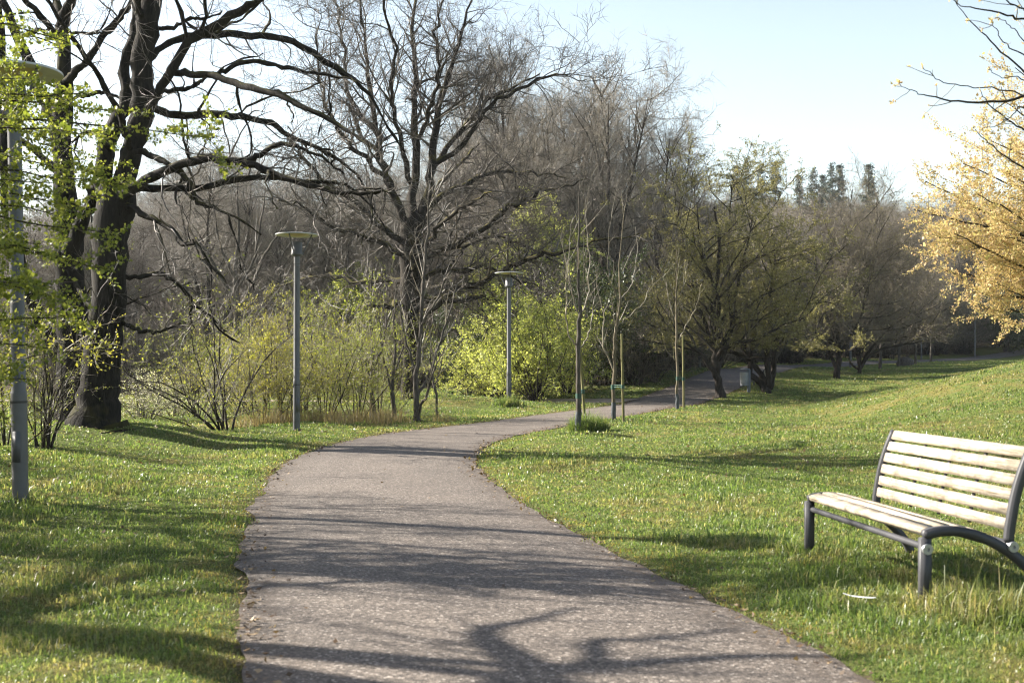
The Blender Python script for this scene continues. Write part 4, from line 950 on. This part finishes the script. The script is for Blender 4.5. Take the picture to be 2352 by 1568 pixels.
def stump():
    Y = 89.5; X = (2079 - CX) / F * Y
    a = np.linspace(0, 6.283, 18, endpoint=False); V = []; pr = [(.62, -.1), (.66, .2), (.58, .45), (.4, .62), (.05, .68)]
    for r, z in pr:
        for t in a: V.append((r * math.cos(t) * (1 + .12 * math.sin(3 * t + z * 4)), .8 * r * math.sin(t), z + .05 * math.sin(5 * t)))
    f = [(i * 18 + j, i * 18 + (j + 1) % 18, i * 18 + 18 + (j + 1) % 18, i * 18 + 18 + j) for i in range(4) for j in range(18)]
    o = mesh_obj('tree_stump', np.array(V), [np.array(f)], M['bark']); o.location = (X, Y, g1(X, Y))
    tag(o, 'low rounded brown stump on the far lawn between two slim trees', 'stump')
stump()

# ------------------------------------------------------------------ leafy shrubs left of the path
fresh = Kind('green_shrub', mk_shrub(3.2, 11, .55, M['twig_brown'], 7500, .038, M['leaf_fresh']), 'shrub')
yel = Kind('green_shrub', mk_shrub(3.0, 12, .45, M['twig_brown'], 10500, .036, M['leaf_yellow'], dens=1.2), 'shrub')
arch = Kind('arching_shrub', mk_shrub(3.9, 15, .62, M['twig_dark'], 2800, .04, M['leaf_fresh'], up=-.035, r0=.028), 'shrub')
lime = Kind('lime_shrub', mk_shrub(4.6, 22, .55, M['twig_brown'], 26000, .075, M['leaf_lime'], dens=1.0, r0=.035), 'shrub')
SG = 'fresh green shrubs left of the path'
arch.px(520, 27.2, 'arching many-stemmed shrub with sparse fresh leaves at the lawn edge', SG, 1.0, .4)
for px, Y, k, sc, lab in [(455, 34, fresh, .95, 'loose green shrub behind the arching shrub'), (600, 30.5, yel, .95, 'dense yellow green shrub left of the black banded lamp post'), (655, 31.5, yel, .95, 'tall yellow green shrub directly behind the black banded lamp post'),
                          (745, 32, fresh, 1.0, 'fresh green shrub right of the black banded lamp post'), (815, 33, fresh, 1.0, 'fresh green shrub with several dark stems, left of the slim bare tree'), (875, 34.5, fresh, .85, 'small green shrub at the right end of the shrub row'),
                          (560, 38, yel, 1.05, 'yellow green shrub further back between the arching shrub and the lamp post'), (700, 40, fresh, 1.1, 'leafy shrub further back behind the lamp post'), (790, 44, yel, 1.1, 'yellow green shrub furthest back, below the oak limbs')]:
    k.px(px, Y, lab, SG, sc)
LG = 'lime green shrubs beyond the bend'
lime.px(1235, 47.5, 'big lime green shrub right behind the lamp post beyond the bend', LG, .95)
lime.px(1150, 49.5, 'paler lime shrub left of the lamp post beyond the bend', LG, .72)
lime.px(1305, 50.5, 'lime shrub at the right, behind the nearest sapling', LG, .85)
lime_t = Kind('lime_tree', mk_bare(9.5, 'round', M['bark'], M['twig_brown'], 24000, .085, M['leaf_lime']), 'tree')
lime_t.px(1215, 62, 'tall tree in pale lime leaf seen through the right limbs of the oak', 'lime leaved trees behind the oak', 1.05)
lime_t.px(1110, 66, 'lime leaved tree close behind the oak trunk', 'lime leaved trees behind the oak', .85)
lime_t.px(840, 64, 'yellow green tree behind the left limbs of the oak', 'lime leaved trees behind the oak', .72)
ever = Kind('evergreen_shrub', mk_shrub(4.6, 20, .5, M['twig_dark'], 26000, .08, M['leaf_dark']), 'shrub')
for px, Y, sc, lab in [(1385, 54, 1.15, 'dark evergreen mass behind the pale forked sapling'), (1450, 57, 1.1, 'dark evergreen bush left of the climbing path'), (1330, 56, 1.0, 'dark evergreen bush behind the lime shrubs'), (1075, 54, .75, 'dark bush in shade left of the lime shrubs')]:
    ever.px(px, Y, lab, 'dark evergreens behind the bend', sc)
for i, (X, Y) in enumerate([(57, 131), (63, 134), (69, 139)]):
    ever.put(X, Y, ['dark evergreen at the foot of the golden tree, left one', 'dark evergreen at the foot of the golden tree, middle one', 'dark evergreen at the right frame edge below the golden tree'][i], 'dark evergreens below the golden tree', 1.7)
bl = Kind('blossom_shrub', mk_shrub(1.5, 14, .6, M['twig_brown'], 2200, .035, M['leaf_white']), 'shrub')
bl.px(335, 33, 'low shrub covered in white blossom right of the big oak trunk', None, .95)
bl.px(400, 35, 'smaller white flowering shrub behind the arching stems', None, .8)
# slim bare trees beside the path, mid distance
def slim(px, py, Y, tr_, lm, label, mtw, leafn=0):
    b = P(px, py, Y); b[2] = g1(b[0], Y); dz = b[2] - P(px, py, Y)[2]
    root = thing('slim_tree', b, label, 'tree', 'slim bare trees left of the path')
    tr = hand([(Y, Y, tr_)], Y, jit=.012); l = hand([(Y, Y + rng.uniform(-1, 1), q) for q in lm], Y, jit=.02)
    for q in tr + l: q[0][..., 2] += dz
    al = cat(tr + l); s1 = spawn(al, 2.2, 1.1, 6, .25, 1, 34, 10, .3, .3, .45, .02, .007, .08, .06); s2 = spawn(s1, 3.4, .5, 4, .15, 1, 38, 10, .3, .3, .5, .01, .005, .1, .04)
    lf = leaves([s2], leafn, .04) if leafn else None
    assemble(root, [(q, 8) for q in tr] + [(q, 6) for q in l], [(s1, 4), (s2, 3)], lf, M['bark'], mtw, M['leaf_fresh'], .004, b)
slim(957, 955, 32.5, [(958, 957, 9), (957, 920, 7), (955, 860, 6), (962, 800, 5), (968, 700, 4), (975, 600, 3), (982, 500, 2), (984, 430, 1)],
     [[(957, 900, 4), (985, 850, 3.5), (1010, 780, 3), (1035, 700, 2), (1050, 640, 1)], [(966, 740, 3), (1000, 680, 2.5), (1030, 620, 1.8), (1060, 570, .8)], [(958, 850, 3), (935, 780, 2.5), (920, 700, 1.5), (915, 640, .8)], [(957, 945, 4), (975, 900, 3), (1000, 830, 2), (1020, 790, 1)]], 'slim bare tree with pale upright twigs in front of the oak trunk', M['twig_grey'])
slim(905, 960, 33, [(906, 962, 6), (905, 930, 5), (900, 880, 4), (908, 800, 3), (905, 720, 2), (912, 640, 1)], [[(905, 920, 3), (890, 860, 2.5), (875, 780, 1.5), (870, 720, .8)], [(902, 860, 3), (925, 800, 2), (935, 720, 1)]], 'thin bare stem at the right end of the green shrubs', M['twig_brown'], 300)
slim(855, 960, 34, [(855, 962, 9), (856, 930, 7), (853, 880, 6), (856, 800, 4.5), (850, 720, 3), (856, 620, 1.5)], [[(855, 880, 4), (835, 820, 3), (820, 740, 1.5)], [(855, 850, 4), (880, 790, 2.5), (890, 710, 1)]], 'dark little trunk standing in the green shrubs below the oak', M['twig_dark'], 900)
slim(540, 905, 56, [(540, 905, 9), (541, 840, 8), (542, 760, 7), (545, 700, 7), (540, 620, 5), (548, 540, 3.5), (545, 440, 2), (550, 380, 1)],
     [[(545, 720, 5), (575, 660, 4), (610, 580, 3), (650, 520, 1.5)], [(543, 700, 5), (510, 640, 4), (470, 570, 3), (430, 520, 1.2)], [(543, 660, 4), (580, 600, 3), (600, 500, 2), (610, 430, 1)], [(541, 640, 4), (505, 560, 3), (490, 470, 2), (480, 400, 1)], [(545, 740, 4), (600, 690, 3), (660, 640, 2), (710, 620, 1)]], 'bare branching tree behind the arching shrub, dark twin stem', M['twig_brown'])
slim(1005, 960, 34, [(1006, 962, 4), (1003, 920, 3), (996, 880, 2.5), (990, 840, 2), (992, 790, 1)], [[(998, 890, 2), (1010, 850, 1.5), (1020, 800, .8)]], 'single thin whip standing in the grass right of the slim bare tree', M['twig_grey'])
# bare multi-stem shrub by the near lamp post
stems = Kind('bare_stem_clump', mk_shrub(2.6, 13, .20, M['twig_brown'], 500, .03, M['leaf_fresh'], dens=.55, r0=.026), 'shrub')
stems.px(100, 19.8, 'clump of bare upright stems just right of the nearest lamp post', None, .85)
fresh.px(20, 20, 'green leafy shrub behind the nearest lamp post at the left frame edge', SG, .75)
arch.px(170, 24.5, 'tangled half bare shrub against the foot of the big oak', SG, .7)

# ------------------------------------------------------------------ fresh green tree leaning in from the left
def left_green():
    base = np.array([-6.6, 10.2, g1(-6.6, 10.2)])
    root = thing('young_tree', base, 'fresh green leafy branches reaching in from the left edge before the lamp post', 'tree')
    tr = [(catmull([(-6.6, 10.2, -.1), (-6.5, 10.1, 1.2), (-6.6, 10.3, 2.6), (-6.5, 10.2, 4.2), (-6.6, 10.1, 5.6)], 16)[None], np.linspace(.09, .02, 16)[None])]
    tips = [(150, 95, 10.6), (215, 215, 10), (345, 262, 10.5), (500, 318, 10.2), (240, 300, 9.4), (180, 350, 11), (295, 428, 10), (120, 420, 9.3), (150, 500, 10.5), (275, 545, 10), (262, 620, 9.8), (200, 600, 10.8), (120, 660, 9.2), (170, 720, 10.4), (110, 800, 10), (60, 870, 9.6), (190, 470, 10.2), (90, 260, 11), (60, 180, 9.5), (20, 960, 10), (200, 690, 9.6), (90, 560, 10.2), (60, 740, 10.8), (40, 430, 9.7), (140, 590, 9.4), (50, 640, 9.8), (230, 400, 10.6)]
    lim = []
    for px, py, Y in tips:
        e = P(px, py, Y); z0 = max(.4, e[2] - rng.uniform(-.5, .6)); s = np.array([-6.55, 10.2, z0]); m = (s + e) / 2 + np.array([0, 0, rng.uniform(.05, .25)]) + rng.normal(0, .06, 3)
        c = catmull([s, m, e], 14); c[1:-1] += rng.normal(0, .012, (12, 3)); lim.append((c[None], np.linspace(.018, .004, 14)[None]))
    al = cat(lim); s1 = spawn(al, 3.4, .55, 5, .3, 1, 42, 12, .35, .4, .5, .01, .004, .1, .02, flat=.3); s2 = spawn(cat([s1, al]), 4.5, .22, 3, .25, 1, 45, 12, .3, .3, .5, .006, .0025, .1, .02)
    lf = leaves([s1, s2, al], 34000, .030, .3, .035, .75, .2)
    assemble(root, [(tr[0], 10)] + [(q, 6) for q in lim], [(s1, 4), (s2, 3)], lf, M['bark_dark'], M['twig_brown'], M['leaf_fresh'], 0, base)
left_green()

# ------------------------------------------------------------------ golden tree at the right edge
def golden():
    Y = 22.0; bx = 13.4; base = np.array([bx, Y, g1(bx, Y)])
    root = thing('golden_tree', base, 'tree in golden yellow young leaf reaching in from the right edge', 'tree')
    tr = [(catmull([(bx, Y, base[2] - .2), (bx - .1, Y, base[2] + 1.2), (bx - .2, Y + .1, base[2] + 2.6), (bx - .3, Y, base[2] + 5)], 14)[None], np.linspace(.22, .09, 14)[None])]
    tips = [(2088, 505, 21), (2112, 440, 22), (2125, 560, 22.5), (2150, 640, 21.5), (2205, 690, 21), (2225, 726, 21.4), (2160, 480, 23), (2200, 400, 21), (2240, 330, 22), (2285, 250, 22.5), (2262, 560, 20.5), (2300, 690, 20.5), (2180, 560, 20.4), (2235, 470, 20), (2320, 180, 22), (2345, 730, 21.5), (2300, 420, 19.5), (2330, 560, 19.5), (2340, 320, 21), (2230, 620, 22.5), (2420, 120, 22), (2520, 60, 23), (2460, 300, 19), (2500, 520, 18.6), (2640, 100, 22), (2800, 250, 22), (2860, 480, 22), (2600, 400, 26), (2420, 560, 25), (2330, 440, 24.5)]
    lim = []
    for px, py, yy in tips:
        e = P(px + 12, py - 24, yy); z0 = base[2] + 1.3 + .38 * max(0, e[2] - base[2] - 1); s = np.array([bx - .2, Y, z0]); m = s * .45 + e * .55 + np.array([0, 0, -.25 + rng.uniform(-.15, .3)]) + rng.normal(0, .15, 3)
        c = catmull([s, m, e], 18); c[1:-1] += rng.normal(0, .02, (16, 3)); lim.append((c[None], np.linspace(.05, .008, 18)[None]))
    al = cat(lim)
    s1 = spawn(al, 3.2, 1.1, 7, .2, 1, 45, 14, .3, .4, .5, .018, .006, .09, .085); s2 = spawn(cat([s1, al]), 5.0, .55, 4, .2, 1, 48, 14, .35, .3, .5, .008, .004, .14, .06)
    lf = leaves([s1, s2], 200000, .027, .45, .07, .65, .12, .2)
    assemble(root, [(tr[0], 12)] + [(q, 6) for q in lim], [(s1, 4), (s2, 3)], lf, M['bark_dark'], M['twig_dark'], M['leaf_gold'], 0, base)
golden()

# ------------------------------------------------------------------ bare branches entering top right
def right_bare():
    bx, Y = 7.4, 10.5; base = np.array([bx, Y, g1(bx, Y)])
    root = thing('bare_tree', base, 'bare budding branches reaching in at the top right corner', 'tree')
    tr = [(catmull([(bx, Y, base[2] - .2), (bx + .1, Y, 1.6), (bx - .1, Y, 3.2), (bx, Y, 5), (bx - .1, Y, 6.5), (bx, Y, 8)], 16)[None], np.linspace(.16, .05, 16)[None])]
    D = [[(3010, 330, 10), (2600, 230, 7), (2430, 212, 6), (2352, 222, 5.2), (2300, 232, 4.8), (2220, 235, 4), (2160, 226, 3), (2115, 216, 2), (2088, 206, 1.4), (2064, 190, .9)], [(2360, 222, 3), (2300, 205, 2.5), (2230, 200, 2), (2175, 190, 1.8), (2140, 172, 1.4), (2118, 152, 1)],
         [(3010, 500, 9), (2600, 340, 6), (2440, 250, 4.5), (2352, 165, 3.6), (2300, 120, 3), (2260, 80, 2.4), (2225, 45, 1.8), (2200, 10, 1.2), (2186, -10, .8)], [(3010, 120, 9), (2600, 90, 6), (2440, 60, 4.5), (2352, 45, 4), (2310, 35, 3.4), (2250, 22, 2.6), (2210, 12, 1.8), (2180, -6, 1)],
         [(2500, 330, 5), (2400, 320, 4), (2352, 300, 3.4), (2310, 270, 2.6), (2270, 235, 2), (2250, 205, 1.2)], [(2600, 470, 5), (2450, 420, 4), (2352, 385, 3.4), (2300, 350, 2.6), (2262, 320, 2), (2235, 292, 1)], [(2440, 175, 3), (2352, 130, 2.6), (2310, 100, 2), (2285, 66, 1.4), (2276, 46, .9)],
         [(2600, 20, 5), (2450, 10, 4), (2352, 20, 3), (2300, -10, 2), (2270, -40, 1)], [(2460, 360, 4), (2352, 250, 3), (2330, 262, 2), (2290, 288, 1.4), (2252, 292, 1)], [(2440, 150, 3), (2360, 100, 2), (2320, 60, 1.6), (2290, 40, 1.0)], [(2500, 260, 4), (2400, 210, 3), (2340, 180, 2), (2300, 178, 1.4), (2270, 160, .9)]]
    lim = [(p, np.maximum(r * .62, .003)) for p, r in hand([(10.4, 9.6 + rng.uniform(-.5, .5), q) for q in D], 10, 20, jit=.006)]
    # the rest of the crown, outside the frame
    ex = spawn(tr[0], 3.2, 2.6, 9, .3, 1, 55, 10, .2, .3, .4, wob=.09, up=.03, rmin=.015)
    k = (ex[0][:, :, 0] > .46 * ex[0][:, :, 1] + .2).all(1); ex = (ex[0][k], ex[1][k])
    vis = cat(lim); s1 = spawn(vis, 2.0, .26, 4, .3, 1, 45, 10, .4, .3, .6, .006, .0035, .1, .04, .5)
    e1 = spawn(ex, 2.2, .8, 5, .3, 1, 45, 10, .3, .3, .5, wob=.1, up=.03, rmin=.006)
    e1 = (e1[0][e1[0][:, -1, 0] > 4.8], e1[1][e1[0][:, -1, 0] > 4.8])
    pts = np.concatenate([s1[0][:, -2:], np.concatenate([v[0][:, -2:] for v in lim])]); bud = (pts, np.tile(np.array([[.006, .003]]), (len(pts), 1)))
    lf = leaves([bud], 260, .03, .25, .004, .5, .6)
    assemble(root, [(tr[0], 12)] + [(q, 7) for q in lim] + [(ex, 6)], [(s1, 4), (e1, 3)], lf, M['bark_dark'], M['twig_dark'], M['leaf_gold'], 0, base, lname='foliage')
right_bare()

# ------------------------------------------------------------------ house far behind the golden tree
def house():
    Y = 165; X = (2262 - CX) / F * Y; z = g1((2262 - CX) / F * 165, 165) + 1.2
    r = thing('house', (X, Y, z), 'far house with a blue roof glimpsed left of the golden tree', 'house', rz=.25)
    w = MB(); w.box((0, 0, 1.2), (11, 7, 5.4)); w.build('wall', M['wall'], r)
    m = MB(); V = [(-6, -4, 3.9), (6, -4, 3.9), (6, 4, 3.9), (-6, 4, 3.9), (-6, 0, 6.3), (6, 0, 6.3), (-6, -4, 3.7), (6, -4, 3.7), (6, 4, 3.7), (-6, 4, 3.7)]
    m.add(V, [(0, 1, 5, 4), (2, 3, 4, 5), (0, 6, 7, 1), (1, 7, 8, 2), (2, 8, 9, 3), (3, 9, 6, 0), (6, 9, 8, 7)], [(0, 4, 3), (1, 2, 5)]); m.build('roof', M['roof'], r)
    for x in (-4, -1.3, 1.3, 4):
        m = MB(); m.box((x, -3.52, 2.2), (1.2, .12, 1.5)); m.build('window', M['glass'], r)
house()

# ------------------------------------------------------------------ trees outside the left edge whose shadows cross the lawn and path
sc_t = Kind('bare_tree', mk_bare(11, 'round', M['bark_dark'], M['twig_dark']), 'tree')
for X, Y, sc in [(-13, 12.5, .75), (-9.9, 13.4, .78), (-22, 19.0, 1.0), (-19, 29, 1.0)]:
    sc_t.put(X, Y, 'bare tree outside the left frame edge shading the near lawn', 'bare trees beyond the left edge', sc)
SUN_EL, SUN_AZ = 31.0, 20.0       # azimuth: degrees the sun stands behind the picture plane, to the left
d = Vector((-math.cos(R(SUN_EL)) * math.cos(R(SUN_AZ)), math.cos(R(SUN_EL)) * math.sin(R(SUN_AZ)), math.sin(R(SUN_EL))))   # towards the sun
for X, Y, sc in [(-10.6, 16.6, 1.35), (-9.2, 11.8, 1.3), (-8.6, 8.4, 1.05), (-12.5, 17.4, 1.3)]:  # unseen shrubs, added only to cast the dark bands across the left lawn
    yel.put(X, Y, 'unseen leafy shrub added outside the left frame edge to throw dark bands on the lawn', 'unseen leafy shrubs added beyond the left edge', sc)
def crooked():
    base = np.array([-9.2, 9.2, g1(-9.2, 9.2)])
    root = thing('bare_tree', base, 'crooked bare tree just outside the left edge throwing the curved branch shadow on the path', 'tree')
    tr = [(catmull([(-9.2, 9.2, -.1), (-9.1, 9.1, 1.5), (-8.8, 9.0, 3.2), (-8.9, 8.8, 5.0), (-9.1, 8.7, 7.0)], 14)[None], np.linspace(.2, .05, 14)[None])]
    lim = []
    for pts, z0, z1, r in [([(1330, 1395), (1230, 1425), (1150, 1440), (1115, 1458), (1150, 1490), (1200, 1520), (1225, 1560), (1120, 1600), (950, 1640)], 4.3, 4.6, .14), ([(2000, 1500), (1750, 1505), (1500, 1525), (1260, 1548), (1000, 1600)], 4.7, 4.4, .12),
                           ([(1360, 1219), (1150, 1212), (900, 1206), (620, 1200), (420, 1195)], 5.0, 4.6, .03), ([(1700, 1440), (1500, 1470), (1380, 1475), (1200, 1535)], 4.9, 4.5, .07), ([(1500, 1300), (1250, 1290), (1000, 1275), (700, 1270), (500, 1290)], 4.8, 4.3, .09), ([(1250, 1340), (1000, 1330), (700, 1340), (560, 1345)], 4.6, 4.3, .07)]:
        c = []
        for (px, py), t in zip(pts, np.linspace(0, 1, len(pts))):
            Yg = CAMZ * F / (py - HY); Xg = (px - CX) / F * Yg; z = z0 + (z1 - z0) * t; k = z / d.z; c.append((Xg + d.x * k, Yg + d.y * k, z))
        c.append((-8.85, 9.0, c[-1][2] - .9)); c = catmull(c[::-1], 26); lim.append((c[None], np.linspace(r, .02, 26)[None]))
    al = cat(lim); s1 = spawn(al, 2.6, .9, 6, .3, 1, 45, 12, .3, .3, .4, .018, .007, .14, .02); s2 = spawn(s1, 4, .4, 4, .2, 1, 45, 12, .3, .3, .5, .008, .004, .14, .02)
    def out(q):
        k = (q[0][:, :, 0] < -.46 * q[0][:, :, 1] - .15).all(1) | (q[0][:, :, 2].min(1) > 1.6 + .326 * q[0][:, :, 1].max(1)); return q[0][k], q[1][k]
    assemble(root, [(tr[0], 12)] + [(q, 8) for q in lim], [(out(s1), 4), (out(s2), 3)], None, M['bark_dark'], M['twig_dark'], None, 0, base)
crooked()

# ------------------------------------------------------------------ light, sky, camera
sl = bpy.data.lights.new('sun', 'SUN'); sl.energy = 5.0; sl.angle = R(.53); sl.color = (1, .93, .82)
so = bpy.data.objects.new('sun', sl); COL.objects.link(so); so.rotation_euler = d.to_track_quat('Z', 'Y').to_euler(); so.location = d * 60
wd = bpy.data.worlds.new('World'); scene.world = wd; wd.use_nodes = True
nt = wd.node_tree; bg = nt.nodes['Background']; sky = nt.nodes.new('ShaderNodeTexSky'); sky.sky_type = 'NISHITA'; sky.sun_disc = False
sky.sun_elevation = R(SUN_EL); sky.sun_rotation = math.atan2(d.x, d.y); sky.air_density = 1.0; sky.dust_density = 2.5; sky.ozone_density = 1.0; sky.altitude = 200
tc = nt.nodes.new('ShaderNodeTexCoord'); sx = nt.nodes.new('ShaderNodeSeparateXYZ'); nt.links.new(tc.outputs['Generated'], sx.inputs[0])
m1 = nt.nodes.new('ShaderNodeMath'); m1.operation = 'SUBTRACT'; m1.use_clamp = True; m1.inputs[0].default_value = 1.0; nt.links.new(sx.outputs[2], m1.inputs[1])
m2 = nt.nodes.new('ShaderNodeMath'); m2.operation = 'POWER'; nt.links.new(m1.outputs[0], m2.inputs[0]); m2.inputs[1].default_value = 2.6
hz = nt.nodes.new('ShaderNodeMix'); hz.data_type = 'RGBA'; hz.blend_type = 'ADD'; hz.inputs[7].default_value = (4.4, 4.7, 3.8, 1)   # pale spring haze low over the horizon
nt.links.new(m2.outputs[0], hz.inputs[0]); nt.links.new(sky.outputs[0], hz.inputs[6]); nt.links.new(hz.outputs[2], bg.inputs[0]); bg.inputs[1].default_value = .052
cd = bpy.data.cameras.new('camera'); cam = bpy.data.objects.new('camera', cd); COL.objects.link(cam); scene.camera = cam
cd.sensor_width = 36; cd.lens = 36 * F / 2352; cd.clip_end = 2000; cd.clip_start = .1
cam.location = (0, 0, CAMZ); cam.rotation_euler = (R(90), 0, 0); cd.shift_y = (HY - 784) / 2352
cd.dof.use_dof = True; cd.dof.focus_distance = 38; cd.dof.aperture_fstop = 3.6
vs = scene.view_settings; vs.view_transform = 'Standard'; vs.look = 'None'; vs.gamma = 1; vs.exposure = 1.96
cy = scene.cycles; cy.filter_width = 1.15; cy.max_bounces = 6; cy.diffuse_bounces = 3; cy.glossy_bounces = 2; cy.transmission_bounces = 4; cy.transparent_max_bounces = 4; cy.caustics_reflective = False; cy.caustics_refractive = False

# ------------------------------------------------------------------ air
def haze():
    m, nt, ns, L = newmat('haze_air')
    v = N(nt, 'ShaderNodeVolumePrincipled'); v.inputs['Color'].default_value = (.88, .93, 1, 1); v.inputs['Density'].default_value = .00016; v.inputs['Anisotropy'].default_value = .3
    o = N(nt, 'ShaderNodeOutputMaterial'); L.new(v.outputs[0], o.inputs['Volume'])
    b = MB(); b.box((0, 320, 30), (900, 800, 90)); h = b.build('haze', m); tag(h, kind='stuff')
    tag(h, 'thin pale spring haze over the whole park', 'haze')
haze()
